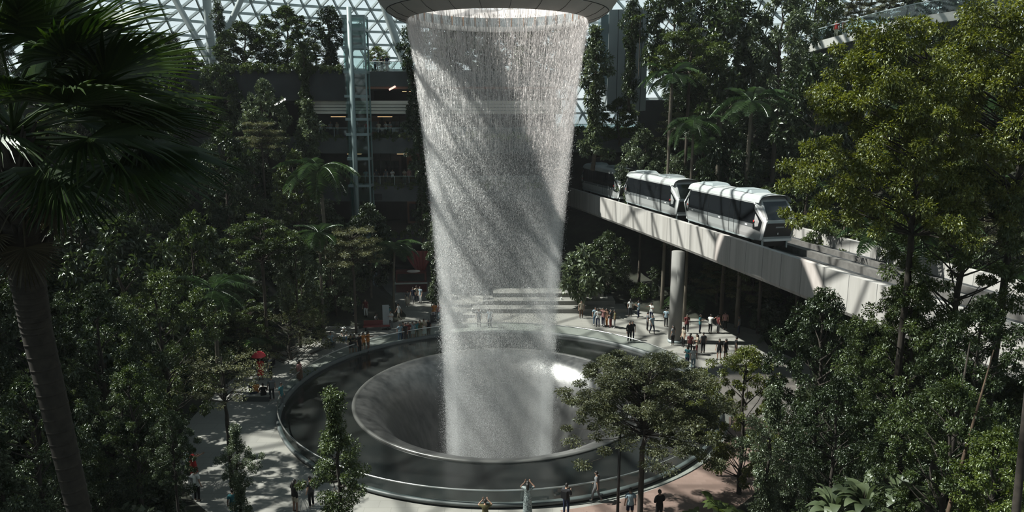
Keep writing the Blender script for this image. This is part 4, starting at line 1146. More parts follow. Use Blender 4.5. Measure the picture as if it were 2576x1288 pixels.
person((a.x + .4, a.y + 2.2, atY(2112, 97, 78).z + .2), math.radians(150), 'stand', 'red', 'beige', 'person in a red shirt on the high walkway, left one of two'); person((a.x + 1.3, a.y + 2.4, atY(2116, 96, 78).z + .25), math.radians(200), 'stand', 'maroon', 'grey', 'person in a dark red shirt on the high walkway, right one of two')

# ================================================================ PLANTS
def leaf_mesh(name, pos, dr, nr, L, W, bend=.18, fold=.12):
    """kite leaves: pos (n,3) base, dr direction, nr normal; L,W arrays"""
    n = len(pos)
    dr = dr / np.maximum(np.linalg.norm(dr, axis=1), 1e-6)[:, None]
    side = np.cross(nr, dr); side /= np.maximum(np.linalg.norm(side, axis=1), 1e-6)[:, None]
    up = np.cross(dr, side)
    L = np.broadcast_to(L, (n,)); W = np.broadcast_to(W, (n,))
    V = np.empty((n, 4, 3))
    V[:, 0] = pos
    mid = pos + dr * (L * .45)[:, None] + up * (L * fold)[:, None]
    V[:, 1] = mid - side * (W * .5)[:, None]; V[:, 3] = mid + side * (W * .5)[:, None]
    V[:, 2] = pos + dr * L[:, None] - up * (L * bend)[:, None]
    base = (np.arange(n) * 4)[:, None]
    T = (base + np.array([[0, 1, 2, 0, 2, 3]])).reshape(-1, 3)
    return V.reshape(-1, 3), T
def unit(n):
    v = R_.normal(0, 1, (n, 3)); return v / np.linalg.norm(v, axis=1)[:, None]
def cluster_leaves(centers, rad, per, L, W, flat=1.0, upbias=.35, sizevar=.35):
    """leaves around twig centres"""
    n = len(centers) * per
    c = np.repeat(np.array(centers), per, 0); rr = np.repeat(np.broadcast_to(rad, (len(centers),)), per)
    d = unit(n); rho = R_.random(n) ** .45
    off = d * (rho * rr)[:, None]; off[:, 2] *= flat
    pos = c + off
    dr = d + R_.normal(0, .55, (n, 3)); dr[:, 2] -= .15
    nr = R_.normal(0, .5, (n, 3)); nr[:, 2] += .9 + upbias
    s = 1 + sizevar * (R_.random(n) * 2 - 1)
    return leaf_mesh('l', pos, dr, nr, L * s, W * s)
PROTO = {}
def reg(name, parts, H, Wd): PROTO[name] = (parts, H, Wd)
def trunk_mesh(paths):
    m = MB()
    for pts, rads in paths: m.tube(pts, rads, 7)
    return m.mesh('trunk', True)
def wob(p, q, n, amp):
    p, q = Vector(p), Vector(q); out = []
    for i in range(n + 1):
        t = i / n; v = p.lerp(q, t)
        if 0 < i < n: v += Vector((random.uniform(-amp, amp), random.uniform(-amp, amp), random.uniform(-amp, amp) * .5))
        out.append(v)
    return out
def broadleaf(name, H, Wd, cb, nl, per, leafL, mat, seed, shape='round', bark=None, crad=.55, flat=.8, gaps=0.0, lw=.5):
    """H total height, Wd crown width, cb crown bottom fraction"""
    global R_
    random.seed(seed); R_ = np.random.default_rng(seed)
    paths = [(wob((0, 0, -.3), (random.uniform(-.3, .3), random.uniform(-.3, .3), H * .86), 7, .1), [min(.15, H * .016) * (1 - .75 * i / 7) + .02 for i in range(8)])]
    cents = []; rads = []
    zc0, zc1 = H * cb, H
    for i in range(nl):
        u = (i + .5) / nl
        if shape == 'round':
            z = zc0 + (zc1 - zc0) * (1 - (1 - u) ** 1.1); q = (z - zc0) / (zc1 - zc0)
            R = Wd / 2 * math.sqrt(max(.03, 1 - (2 * q - .85) ** 2 * .80)) * random.uniform(.62, 1.0)
            if q > .85: R *= .6
        elif shape == 'tiers':
            q = round(u * 3.2) / 3.2; z = zc0 + (zc1 - zc0) * (q * .92) + random.uniform(-.12, .12)
            R = Wd / 2 * (1 - .45 * q) * math.sqrt(random.uniform(.08, 1))
        elif shape == 'umbrella':
            R = Wd / 2 * math.sqrt(random.uniform(.02, 1)); q = R / (Wd / 2); z = zc1 - (zc1 - zc0) * (q ** 2 * .75) - random.choice((0, 0, .2, .45)) * (zc1 - zc0)
        elif shape == 'spread':
            q = random.random(); z = zc0 + (zc1 - zc0) * q; R = Wd / 2 * math.sqrt(random.uniform(.05, 1)) * (1 - .55 * q ** 2) * random.uniform(.75, .95)
        else:  # column
            z = zc0 + (zc1 - zc0) * u; R = Wd / 2 * (.55 + .45 * math.sin(u * 9 + seed)) * random.uniform(.3, 1) * (1 if u < .8 else (1.3 - u) * 2)
        a = i * 2.399 + random.uniform(-.4, .4)
        c = Vector((R * math.cos(a) - (1.7 if shape == 'spread' else 0), R * math.sin(a), z))
        cents.append(c)
        rr = crad * random.uniform(.55, 1.1) * .86 * Wd / 5
        rads.append(rr)
        if i % 2 == 0 or shape in ('tiers', 'umbrella'):
            zb = max(H * cb * .7, z - R * random.uniform(.5, .9)) if shape != 'column' else z - .3
            zb = min(zb, H * .84)
            ctr = Vector((0, 0, zb))
            paths.append((wob(ctr, c, 4, .08 * R / 2), [.035 * H / 8 + .012, .03 * H / 8, .022 * H / 8, .014 * H / 8, .008]))
            # secondary clump along limb
            if R > Wd * .25:
                cents.append(ctr.lerp(c, .66) + Vector((0, 0, .15))); rads.append(rr * .75)
    V, T = cluster_leaves([tuple(c) for c in cents], np.array(rads), per, leafL, leafL * lw, flat)
    reg(name, [('trunk', trunk_mesh(paths), bark or BARK), ('foliage', mesh_np('foliage', V, T, 3), mat)], H, Wd)
def frond_mesh(L, nl, leafL, arch, wid=.05, seed=0, vee=.25):
    rg = np.random.default_rng(seed)
    m = MB()
    N = 10; pts = []
    for i in range(N + 1):
        t = i / N; pts.append(Vector((L * (t - .12 * arch * t ** 3), 0, L * (.42 * arch * t - .95 * arch * t * t))))
    m.tube(pts, [.03 * (1 - .85 * i / N) + .004 for i in range(N + 1)], 4)
    tt = np.linspace(.14, .99, nl)
    P = np.array([list(p) for p in pts]); ti = np.linspace(0, 1, N + 1)
    base = np.stack([np.interp(tt, ti, P[:, k]) for k in range(3)], 1)
    tan = np.stack([np.gradient(base[:, k]) for k in range(3)], 1); tan /= np.linalg.norm(tan, axis=1)[:, None]
    for s in (1, -1):
        d = tan * .55 + np.array([0, s * 1.0, vee]) + rg.normal(0, .06, (nl, 3))
        ll = leafL * np.sin(np.pi * np.clip(tt * .88 + .10, 0, 1)) ** .7
        nrm = np.cross(d, tan); nrm *= np.sign(nrm[:, 2:3] + 1e-6)
        V, T = leaf_mesh('f', base, d, nrm, ll, np.full(nl, wid), .35, .05)
        m.add([tuple(v) for v in V], [tuple(t) for t in T])
    return m.mesh('frond')
FR_A = frond_mesh(3.0, 34, .85, .75, .075, 1); FR_B = frond_mesh(2.6, 30, .75, 1.05, .07, 2, .1); FR_C = frond_mesh(2.4, 24, .6, .5, .08, 3)
def palm_parts(H, nf, frs, seed, lean=0.0):
    rnd = random.Random(seed)
    pts = [Vector((lean * (t / 6) ** 2, 0, H * t / 6 - (.3 if t == 0 else 0))) for t in range(7)]
    m = MB(); m.tube(pts, [.17, .14, .125, .115, .11, .12, .10], 10)
    parts = [('trunk', m.mesh('trunk', True), BARK_PALE, None)]
    for i in range(nf):
        a = i * 2.399; el = rnd.uniform(-.25, .25) + (.75 - 1.25 * (i / nf))
        parts.append(('frond', rnd.choice(frs), LEAF_FEATHER, (Vector((lean, 0, H)), (0, -el * .8, a))))
    return parts
PALMT = {'feather_palm': 5.5, 'tree_fern': 3.2, 'young_palm': .5}
PROTO['feather_palm'] = (palm_parts(5.5, 15, [FR_A, FR_B], 3, .3), 6.4, 5.0)
PROTO['tree_fern'] = (palm_parts(3.2, 17, [FR_C, FR_B], 5, .1), 4.2, 4.4)
PROTO['young_palm'] = (palm_parts(.5, 12, [FR_A, FR_C], 8, 0), 1.5, 4.4)
# fan leaf
def fan_mesh(R, nseg, pet, seed, spread=PI * 1.25, droop=.25):
    rg = random.Random(seed); m = MB()
    m.tube([(0, 0, 0), (pet * .5, 0, pet * .06), (pet, 0, 0)], [.035, .025, .018], 5)
    for i in range(nseg):
        u = i / (nseg - 1) * 2 - 1; a = u * spread / 2
        r = R * (1 - .30 * abs(u) ** 1.6) * rg.uniform(.93, 1.05)
        d = Vector((math.cos(a), math.sin(a), 0)); s = Vector((-math.sin(a), math.cos(a), 0)); w = r * spread / nseg * .46
        o = Vector((pet, 0, 0)); z1 = .05 * math.cos(a); dz = droop * rg.uniform(.6, 1.4)
        P = [o, o + d * r * .5 - s * w * .62 + Vector((0, 0, .02 - dz * .1 * r)), o + d * r * .5 + Vector((0, 0, .07 - dz * .1 * r)), o + d * r * .5 + s * w * .62 + Vector((0, 0, .02 - dz * .1 * r)),
             o + d * r * .8 - s * w * .3 + Vector((0, 0, -dz * .32 * r)), o + d * r * .8 + s * w * .3 + Vector((0, 0, -dz * .32 * r)), o + d * r + Vector((0, 0, -dz * .62 * r))]
        m.add(P, [(0, 1, 2), (0, 2, 3), (1, 4, 2), (2, 5, 3), (2, 4, 6), (2, 6, 5)])
    return m.mesh('fan_frond')
# tree kinds -----------------------------------------------------------------
broadleaf('dense_tree', 7, 5.6, .10, 56, 120, .26, LEAF_DARK, 21, 'round')
broadleaf('dense_tree_b', 6.5, 5.0, .10, 54, 120, .23, LEAF_MID, 22, 'round', crad=.5)
broadleaf('dense_tree_c', 7.5, 5.2, .12, 50, 115, .28, LEAF_DARK, 23, 'round', BARK_PALE, crad=.6, lw=.6)
broadleaf('layered_tree', 5.5, 6.5, .30, 64, 115, .18, LEAF_OLIVE, 24, 'tiers', BARK, crad=.52, flat=.32, lw=.42)
broadleaf('layered_tree_b', 5, 5.5, .25, 60, 115, .20, LEAF_MID, 25, 'umbrella', BARK, crad=.52, flat=.38, lw=.42)
broadleaf('narrow_tree', 9, 3.0, .08, 56, 110, .22, LEAF_DARK, 26, 'column', BARK, crad=.80, flat=.95)
broadleaf('narrow_tree_b', 9, 2.5, .08, 52, 100, .24, LEAF_PALE, 27, 'column', BARK, crad=.85, flat=.95)
broadleaf('pale_tree', 6.5, 5.0, .12, 54, 110, .22, LEAF_PALE, 28, 'round', BARK, crad=.5)
broadleaf('sparse_tree', 6, 6.0, .36, 42, 52, .13, LEAF_OLIVE, 29, 'umbrella', BARK_DARK, crad=.5, flat=.42, lw=.45)
broadleaf('near_yellow_tree', 7.5, 9.0, .06, 190, 270, .118, LEAF_YELLOW, 30, 'spread', BARK_DARK, crad=.34, flat=.6, lw=.55)
broadleaf('near_layered_tree', 5.2, 6.9, .30, 150, 230, .092, LEAF_OLIVE, 31, 'umbrella', BARK_DARK, crad=.36, flat=.42, lw=.5)
broadleaf('near_green_tree', 6.5, 6.0, .12, 90, 220, .105, LEAF_MID, 32, 'round', BARK_DARK, crad=.36, flat=.75, lw=.55)
broadleaf('near_dark_tree', 7, 5.6, .10, 86, 220, .112, LEAF_DARK, 33, 'round', BARK_DARK, crad=.38, flat=.8, lw=.55)
broadleaf('near_pale_tree', 7, 4.2, .10, 74, 210, .112, LEAF_PALE, 34, 'column', BARK_DARK, crad=.5, flat=.85, lw=.5)
broadleaf('slender_tree', 8.2, 3.4, .10, 72, 190, .110, LEAF_MID, 35, 'column', BARK_DARK, crad=.68, flat=.8, lw=.55)
broadleaf('young_yellow_tree', 5, 3.4, .10, 60, 130, .12, LEAF_BRIGHT, 40, 'round', BARK_DARK, crad=.6, flat=.7, lw=.55)
broadleaf('near_lime_tree', 6.5, 6.0, .12, 90, 220, .105, LEAF_YELLOW, 41, 'round', BARK_DARK, crad=.36, flat=.6, lw=.55)
broadleaf('shrub', 1.8, 2.6, .12, 22, 70, .22, LEAF_DARK, 36, 'round', BARK, crad=.9, flat=.8, lw=.55)
broadleaf('shrub_b', 1.5, 2.4, .12, 20, 70, .20, LEAF_MID, 37, 'round', BARK, crad=.9, flat=.8, lw=.5)
broadleaf('shrub_c', 2.2, 2.6, .12, 20, 60, .28, LEAF_PALE, 38, 'round', BARK, crad=.9, flat=.8, lw=.6)
broadleaf('trailing_plant', .9, 2.6, .0, 16, 50, .20, LEAF_MID, 39, 'round', BARK, crad=.55, flat=.6, lw=.55)
# big-leaf plant: long arching strap / paddle leaves with fold, each leaf a part
def paddle_mesh(L, W, arch, seed):
    rg = random.Random(seed); m = MB(); N = 7; V = []; Fc = []
    for i in range(N + 1):
        t = i / N; w = W * math.sin(PI * min(1, .08 + t * .9)) ** .8 / 2
        x = L * (.25 + .75 * t); z = L * (.75 * t - arch * t * t) + .2
        V += [(x, -w, z + .12 * w), (x, 0, z), (x, w, z + .12 * w)]
    for i in range(N):
        a = i * 3; Fc += [(a, a + 3, a + 4, a + 1), (a + 1, a + 4, a + 5, a + 2)]
    m.add(V, Fc); m.tube([(0, 0, 0), (L * .25, 0, .2)], [.02, .012], 5)
    return m.mesh('leaf_blade', True)
PAD = [paddle_mesh(1.1, .42, .75, 1), paddle_mesh(.9, .46, .95, 2), paddle_mesh(1.3, .34, .6, 3)]
def paddle_parts(n, mat, sc, seed):
    rg = random.Random(seed); out = [('stem', trunk_mesh([([(0, 0, -.2), (0, 0, .35)], [.06, .05])]), BARK, None)]
    for i in range(n):
        out.append(('leaf_blade', rg.choice(PAD), mat, (Vector((0, 0, .25 * i / n)), (0, -rg.uniform(-.25, .7), i * 2.399))))
    return out
PROTO['big_leaf_plant'] = (paddle_parts(26, LEAF_PALE, 1, 4), 1.3, 2.6)
PROTO['banana_plant'] = (paddle_parts(11, LEAF_MID, 1, 5), 1.3, 2.6)

KINDNAME = {'dense_tree': 'broadleaf_tree', 'dense_tree_b': 'broadleaf_tree', 'dense_tree_c': 'broadleaf_tree', 'layered_tree': 'layered_tree', 'layered_tree_b': 'layered_tree', 'narrow_tree': 'narrow_tree', 'narrow_tree_b': 'narrow_tree',
            'pale_tree': 'broadleaf_tree', 'sparse_tree': 'broadleaf_tree', 'near_yellow_tree': 'broadleaf_tree', 'near_layered_tree': 'layered_tree', 'near_green_tree': 'broadleaf_tree', 'near_dark_tree': 'broadleaf_tree', 'near_pale_tree': 'narrow_tree', 'slender_tree': 'slender_tree', 'young_yellow_tree': 'broadleaf_tree', 'near_lime_tree': 'broadleaf_tree',
            'shrub': 'shrub', 'shrub_b': 'shrub', 'shrub_c': 'shrub', 'trailing_plant': 'trailing_plant', 'feather_palm': 'feather_palm', 'tree_fern': 'tree_fern', 'young_palm': 'young_palm', 'big_leaf_plant': 'big_leaf_plant', 'banana_plant': 'banana_plant'}
CATN = {'broadleaf_tree': 'tree', 'layered_tree': 'tree', 'narrow_tree': 'tree', 'slender_tree': 'tree', 'shrub': 'shrub', 'trailing_plant': 'plant', 'feather_palm': 'palm', 'tree_fern': 'tree fern', 'young_palm': 'palm', 'big_leaf_plant': 'plant', 'banana_plant': 'plant'}
CYL = MB(); CYL.tube([(0, 0, 0), (.03, .02, .35), (-.02, .03, .7), (0, 0, 1)], [1.15, 1.05, 1.0, .95], 8, False); CYL = CYL.mesh('trunk', True)
FLAT = ('layered_tree', 'layered_tree_b', 'sparse_tree', 'near_layered_tree')
def place(proto, x, y, z, sx, hgt, rz, label, group=None, vmax=1.25):
    """plant of total height hgt standing at z; the crown keeps its proportions, a longer trunk carries it"""
    parts, H, Wd = PROTO[proto]; kn = KINDNAME[proto]
    t = empty(kn, (x, y, z), rz, label, CATN[kn], group)
    if proto in FLAT: vmax = .82
    sv = min(max(hgt / H, sx * .7), sx * vmax)
    if proto in PALMT:
        s = sx; T = max(.3, hgt / s - (H - PALMT[proto])); k = T / PALMT[proto]
        t.scale = (s, s, s)
        for p in parts:
            o = link(p[0], p[1], p[2], t)
            if p[0] == 'trunk': o.scale = (1, 1, k)
            elif p[3] is not None:
                v = p[3][0].copy(); v.z *= k; o.location = v; o.rotation_euler = p[3][1]
        return t
    lift = hgt - H * sv
    t.scale = (sx, sx, sv)
    for p in parts:
        o = link(p[0], p[1], p[2], t)
        if len(p) > 3 and p[3] is not None:
            o.location = p[3][0]; o.rotation_euler = p[3][1]
        if lift > .3: o.location.z += lift / sv
    if lift > .3 and parts[0][0] in ('trunk', 'stem'):
        o = link('lower_trunk', CYL, parts[0][2], t); r = min(.15, H * .016) + .03
        o.scale = (r, r, (lift + .1) / sv)
    elif lift < -.05: t.location.z += lift
    return t
PLACED = []
def tree(proto, px, ytop, Y, wpx, label, group=None, z=None, rz=None, H=None, k=1.0):
    """crown top at pixel (px,ytop) at distance Y; rooted on the terrain (or z)"""
    top = atY(px, ytop, Y); zt = terrain(top.x, top.y) if z is None else z
    parts, PH, PW = PROTO[proto]
    Hh = max(1.0, top.z - zt) if H is None else H
    dep = proj(top)[2]
    wm = wpx * dep / F
    PLACED.append((top.x, top.y, wm / 2))
    return place(proto, top.x, top.y, zt - .05, wm / PW, Hh + .05, rz if rz is not None else random.uniform(0, 6.28), label, group)
random.seed(5)
# ---- near left fan palm ------------------------------------------------------
def fan_palm():
    b = Vector((-8.35, 13.2, 7.2)); b.z = terrain(b.x, b.y) - .1
    cr = atY(35, 345, 12.6)
    t = empty('fan_palm', b, 0, 'large dark fan palm leaning in at the left edge, trunk up to its fan leaves', 'palm')
    pts = []
    p0, p1, p2, p3 = Vector((0, 0, 0)), atY(200, 1288, 13.3) - b, atY(92, 830, 13.2) - b, cr - b
    ctrl = [p0, p1, p2, atY(52, 600, 12.9) - b, p3]
    for i in range(len(ctrl) - 1):
        for k in range(5): pts.append(ctrl[i].lerp(ctrl[i + 1], k / 5))
    pts.append(p3)
    n = len(pts); rads = [.17 + .14 * min(1, i / (n * .72)) for i in range(n)]
    m = MB(); m.tube(pts, rads, 14)
    for i in range(0, 60):   # leaf-scar rings
        q = i / 60; j = min(int(q * (n - 1)), n - 2); f = q * (n - 1) - j; c = pts[j].lerp(pts[j + 1], f)
        rr_ = (rads[j] * (1 - f) + rads[j + 1] * f); m.tube([c, c + (pts[j + 1] - pts[j]).normalized() * .05], [rr_ + .012, rr_], 12)
    m.build('trunk', BARK_DARK, t, True)
    # fibrous leaf bases near the crown
    m = MB(); rg = random.Random(4)
    for i in range(120):
        q = rg.uniform(.66, .99); j = min(int(q * (n - 1)), n - 2); f = q * (n - 1) - j; c = pts[j].lerp(pts[j + 1], f)
        a = rg.uniform(0, 6.28); d = Vector((math.cos(a), math.sin(a), 0)); L = rg.uniform(.25, .5)
        m.tube([c + d * .24, c + d * (.32 + L * .25) + Vector((0, 0, L * .6)), c + d * (.42 + L * .3) + Vector((0, 0, L))], [.05, .035, .012], 5)
    m.build('leaf_base', BARK_DARK, t)
    fans = [fan_mesh(1.55, 42, 1.5, 1), fan_mesh(1.4, 38, 1.3, 2, PI * 1.15, .4), fan_mesh(1.7, 44, 1.7, 3, PI * 1.1, .3)]
    rg = random.Random(12)
    c = p3
    # (azimuth deg, elevation deg, scale)
    fr = [(-8, 62, 1.1), (5, 48, 1.15), (-20, 38, 1.1), (12, 30, 1.2), (-5, 20, 1.15), (-30, 15, 1.1), (8, 8, 1.2), (-14, 0, 1.2), (20, -6, 1.15), (-4, -12, 1.25), (-35, -18, 1.0), (40, 15, 1.1), (60, 30, 1.05), (-55, 25, 1.0), (-70, 5, .95), (80, 10, 1.0), (100, 40, 1.0), (140, 30, 1.0), (180, 20, 1.0), (200, 45, 1.0), (-110, 40, .9), (-140, 10, .9), (30, 70, 1.1), (-60, 65, 1.0), (15, -24, 1.05), (-22, -30, .9), (50, -20, .95)]
    for i, (az, el, s) in enumerate(fr):
        o = link('fan_frond', fans[i % 3], LEAF_PALM, t)
        o.location = c + Vector((0, 0, .25 * math.sin(math.radians(el)))); o.scale = (s, s, s)
        o.rotation_euler = (rg.uniform(-.5, .5), -math.radians(el), math.radians(az))
    for i in range(5):
        o = link('dead_frond', fans[1], LEAF_DRY, t); o.location = c + Vector((0, 0, -.5 - .2 * i)); o.scale = (.55,) * 3; o.rotation_euler = (0, math.radians(55), i * 1.3)
        tag(o, 'dry drooping frond')
fan_palm()
# ================================================================ PLANTING
KEY = [
 # proto, px, ytop, Y, width px, label, extra
 # --- left side, back to front
 ('narrow_tree', 1036, 62, 78.6, 78, 'narrow leafy tree hugging the left edge of the waterfall ring', {'z': 16.9}),
 ('narrow_tree', 1058, 330, 77.6, 74, 'narrow tree at the left edge of the waterfall beside the second terrace', {'z': 5}),
 ('narrow_tree_b', 1092, 560, 72, 52, 'pale climbing plant column at the left edge of the waterfall above the path', {}),
 ('dense_tree_b', 716, 20, 84, 150, 'bushy roof garden tree left of centre against the glass dome', {'z': 24.2}),
 ('narrow_tree', 828, 22, 83, 100, 'tall roof garden tree left of the glass lift', {'z': 24.2}),
 ('dense_tree_c', 606, 60, 84, 125, 'dark roof garden tree between the struts and the bushy tree', {'z': 24.2}),
 ('narrow_tree', 545, 4, 87, 44, 'thin dark climber hanging beside the upright roof strut', {'z': 24.2}),
 ('narrow_tree', 762, 108, 79.2, 66, 'dark climber trailing over the upper fascia left of the lift', {'z': 19.0}),
 ('dense_tree_b', 470, 130, 82, 130, 'leafy roof garden tree at the foot of the left slanting strut', {}),
 ('dense_tree', 545, 168, 78, 110, 'dark leafy tree below the upright strut', {}),
 ('pale_tree', 660, 205, 76, 130, 'pale leafed tree in front of the dark upper fascia', {'z': 12.0}),
 ('narrow_tree_b', 772, 255, 76, 84, 'pale narrow tree at the left end of the cream band', {'z': 9.0}),
 ('layered_tree', 655, 302, 72, 132, 'olive layered tree below the dark fascia, left of the third terrace', {}),
 ('dense_tree', 560, 330, 68, 150, 'dark tree left of the olive layered tree', {}),
 ('dense_tree_b', 740, 385, 70, 120, 'bushy tree left of the feather palm below the third terrace', {}),
 ('feather_palm', 812, 395, 66, 190, 'feather palm with spreading arched fronds in front of the second terrace', {}),
 ('feather_palm', 985, 600, 68, 120, 'small feather palm left of the red drape', {}),
 ('tree_fern', 800, 560, 62, 130, 'feathery palm half hidden left of the olive topped tree', {}),
 ('layered_tree', 885, 568, 62, 175, 'olive topped layered tree with a thin trunk left of the kiosk', {}),
 ('dense_tree_c', 925, 520, 70, 120, 'dark tree under the second terrace beside the small palm', {}),
 ('layered_tree_b', 652, 540, 56, 200, 'layered tree with a lit flat top in the middle of the left planting', {}),
 ('pale_tree', 740, 600, 58, 130, 'pale speckled tree behind the layered trees on the left', {}),
 ('dense_tree_b', 480, 545, 52, 190, 'rounded green tree right of the fan palm trunk, mid slope', {}),
 ('dense_tree', 300, 560, 44, 300, 'broad dark tree right behind the fan palm trunk', {}),
 ('dense_tree_c', 180, 500, 50, 260, 'dark tree with pale leaf clusters behind the fan palm crown', {}),
 ('tree_fern', 530, 690, 48, 190, 'bright drooping tree fern on the left slope above the plaza', {}),
 ('near_green_tree', 400, 690, 36, 300, 'lit green tree in the left foreground above the sparse branches', {}),
 ('near_dark_tree', 230, 730, 31, 320, 'dark foreground tree right of the palm trunk', {}),
 ('near_dark_tree', 45, 700, 30, 260, 'dark foreground tree at the left edge behind the palm trunk', {}),
 ('near_green_tree', 320, 930, 27, 250, 'dark green foreground tree low at the left, right of the palm trunk', {}),
 ('near_dark_tree', 60, 960, 23, 300, 'dark foreground tree in the lower left corner', {}),
 ('near_dark_tree', 425, 1040, 25, 130, 'dark tree at the bottom edge left of the sunny plaza patch', {}),
 ('sparse_tree', 722, 768, 55, 300, 'sparse tree with pale lit leaves spread over the left plaza', {}),
 ('sparse_tree', 556, 868, 34, 250, 'sparse thin tree in front of the plaza at the left, leaves dotting the paving', {}),
 ('near_pale_tree', 590, 1075, 28, 130, 'thin dark tree at the bottom edge left of the slender tree', {}),
 ('slender_tree', 838, 985, 28, 190, 'slender bright green tree in front of the pool', {}),
 # --- right side
 ('near_layered_tree', 1625, 888, 31, 450, 'flat topped layered tree in front of the right side of the pool', {}),
 ('near_lime_tree', 1882, 880, 34, 280, 'yellow green tree right of the layered tree', {}),
 ('near_pale_tree', 1945, 985, 27, 200, 'pale leafed tree beside the pink paving at the lower right', {}),
 ('near_dark_tree', 2075, 738, 30, 290, 'dark tree with white glinting leaves below the track', {}),
 ('near_dark_tree', 2110, 960, 24, 250, 'dark tree in the lower right foreground behind the big leaf plant', {}),
 ('near_yellow_tree', 2352, 58, 24, 540, 'huge yellow green tree reaching over the track at the upper right', {'rz': 0.0}),
 ('near_yellow_tree', 2620, 8, 26, 560, 'second huge green tree cut by the right edge of the picture', {'rz': 0.25}),
 ('near_green_tree', 2440, 420, 25, 400, 'green tree at the right edge under the huge yellow green crown', {}),
 ('near_green_tree', 2300, 720, 24, 330, 'green tree covering the track at the right', {}),
 ('near_dark_tree', 2480, 760, 21, 300, 'dark tree at the right edge below the track', {}),
 ('near_green_tree', 2400, 965, 19, 360, 'low green tree with lit leaf tips at the lower right', {}),
 ('young_yellow_tree', 2520, 1085, 17, 190, 'bright yellow green young tree in the lower right corner', {}),
 ('young_yellow_tree', 795, 112, 83, 70, 'yellow green roof garden plant left of the glass lift', {'z': 24.2}),
 ('young_yellow_tree', 948, 118, 86, 70, 'yellow green plant on the upper terrace right of the lift', {'z': 24.1}),
 ('narrow_tree', 1120, 30, 84, 130, 'dark roof terrace tree seen through the left part of the falling water', {'z': 24.1}),
 ('dense_tree', 1200, 40, 84, 190, 'bushy roof terrace tree seen through the falling water left of its middle', {'z': 24.1}),
 ('dense_tree_b', 1290, 30, 85, 190, 'bushy roof terrace tree seen through the middle of the falling water', {'z': 24.1}),
 ('dense_tree_c', 1385, 35, 84, 180, 'dark roof terrace tree seen through the right part of the falling water', {'z': 24.1}),
 ('layered_tree', 2165, -15, 86, 120, 'yellowish tree top beyond the high walkway, left one of two', {}),
 ('dense_tree_b', 2065, -60, 84, 150, 'tall tree behind the left end of the high walkway', {}),
 ('layered_tree', 2245, -8, 88, 110, 'olive tree top beyond the high walkway, right one of two', {}),
 ('dense_tree', 2340, -50, 86, 150, 'dark tree top beyond the right part of the high walkway', {}),
 ('dense_tree_c', 2480, -60, 84, 190, 'dark tree top in the upper right corner', {}),
 ('dense_tree_b', 405, 95, 80, 150, 'leafy roof garden tree touching the tips of the fan palm', {}),
 ('dense_tree', 335, 150, 76, 170, 'dark tree behind the fan palm tips at the upper left', {}),
 ('layered_tree_b', 2135, 548, 54, 230, 'lit leafy tree leaning over the far side of the track', {}),
 ('feather_palm', 2290, 500, 46, 300, 'feather palm behind the track at the right', {}),
 ('dense_tree_b', 2030, 440, 60, 190, 'dark tree right behind the front train car', {}),
 ('narrow_tree_b', 1498, 70, 79, 92, 'narrow lit tree along the right edge of the waterfall ring', {'z': 14}),
 ('layered_tree_b', 1740, 60, 72, 200, 'light green layered tree on the upper right slope', {}),
 ('dense_tree', 1700, -60, 80, 170, 'tall dark tree at the top right of the waterfall ring', {}),
 ('dense_tree_c', 1830, -40, 78, 200, 'tall dark tree behind the light green layered tree', {}),
 ('pale_tree', 1975, -30, 76, 190, 'greyish tall tree left of the high walkway', {}),
 ('tree_fern', 1690, 155, 70, 150, 'grey green tree fern in the upper right planting', {}),
 ('feather_palm', 1745, 285, 66, 150, 'bright palm above the rear train cars', {}),
 ('tree_fern', 1890, 215, 64, 180, 'palm with long pale fronds on the right slope', {}),
 ('pale_tree', 1620, 330, 76, 130, 'pale leafed tree beside the tunnel portal', {}),
 ('dense_tree', 1840, 330, 66, 190, 'dark leafy tree above the front train car', {}),
 ('pale_tree', 1700, 400, 72, 150, 'pale speckled tree just behind the middle train car', {}),
 ('narrow_tree', 1590, 0, 82, 70, 'dark climber beside the service tower', {'z': 20}),
 ('banana_plant', 1612, 20, 80, 60, 'banana like plant with upright leaves by the service tower', {'z': 24}),
 ('shrub_c', 1470, 632, 70, 120, 'lit shrub under the track right of the waterfall', {}),
 ('dense_tree_b', 1560, 250, 84, 120, 'dark bushy tree above the tunnel portal', {'z': 17.2}),
 ('dense_tree_c', 2060, 150, 66, 180, 'dark tree under the high walkway left of the huge crown', {}),
 ('dense_tree_b', 1930, 480, 62, 150, 'dark leafy tree just behind the nose of the train', {}),
]
for (pr, px, yt, Y, w, lab, ex) in KEY: tree(pr, px, yt, Y, w, lab, **ex)
# unseen tall trees added beyond the left edge to darken the left foreground
for i, (x, y, h) in enumerate([(-24, 16, 17), (-28, 22, 18), (-23, 27, 15), (-31, 30, 18), (-20, 11, 16), (-35, 38, 18), (-33, 15, 19)]):
    place('near_dark_tree', x, y, terrain(x, y) - .1, 1.25, h, i * 1.3, 'unseen tall dark tree added beyond the left edge to shade the foreground', 'unseen shade trees added beyond the left edge')
# low plants in the foreground at the lower right
for (pr, px, py, Y, s, lab) in [('big_leaf_plant', 2180, 1190, 19.5, .85, 'pale big leafed plant at the bottom edge on the right'), ('big_leaf_plant', 2275, 1180, 20.5, .85, 'big leafed plant right of the pale one at the bottom edge'),
        ('banana_plant', 1812, 1225, 27, 1.0, 'dark green big leafed plant at the bottom edge beside the pink paving'), ('big_leaf_plant', 2105, 1215, 20, .75, 'big leafed plant left of the pale one at the bottom edge'), ('banana_plant', 1745, 1275, 28, .8, 'low dark green plant at the bottom edge right of the layered trunk')]:
    p = atY(px, py, Y); zt = terrain(p.x, p.y)
    place(pr, p.x, p.y, zt, s, max(1.2, p.z - zt), px * .7, lab)
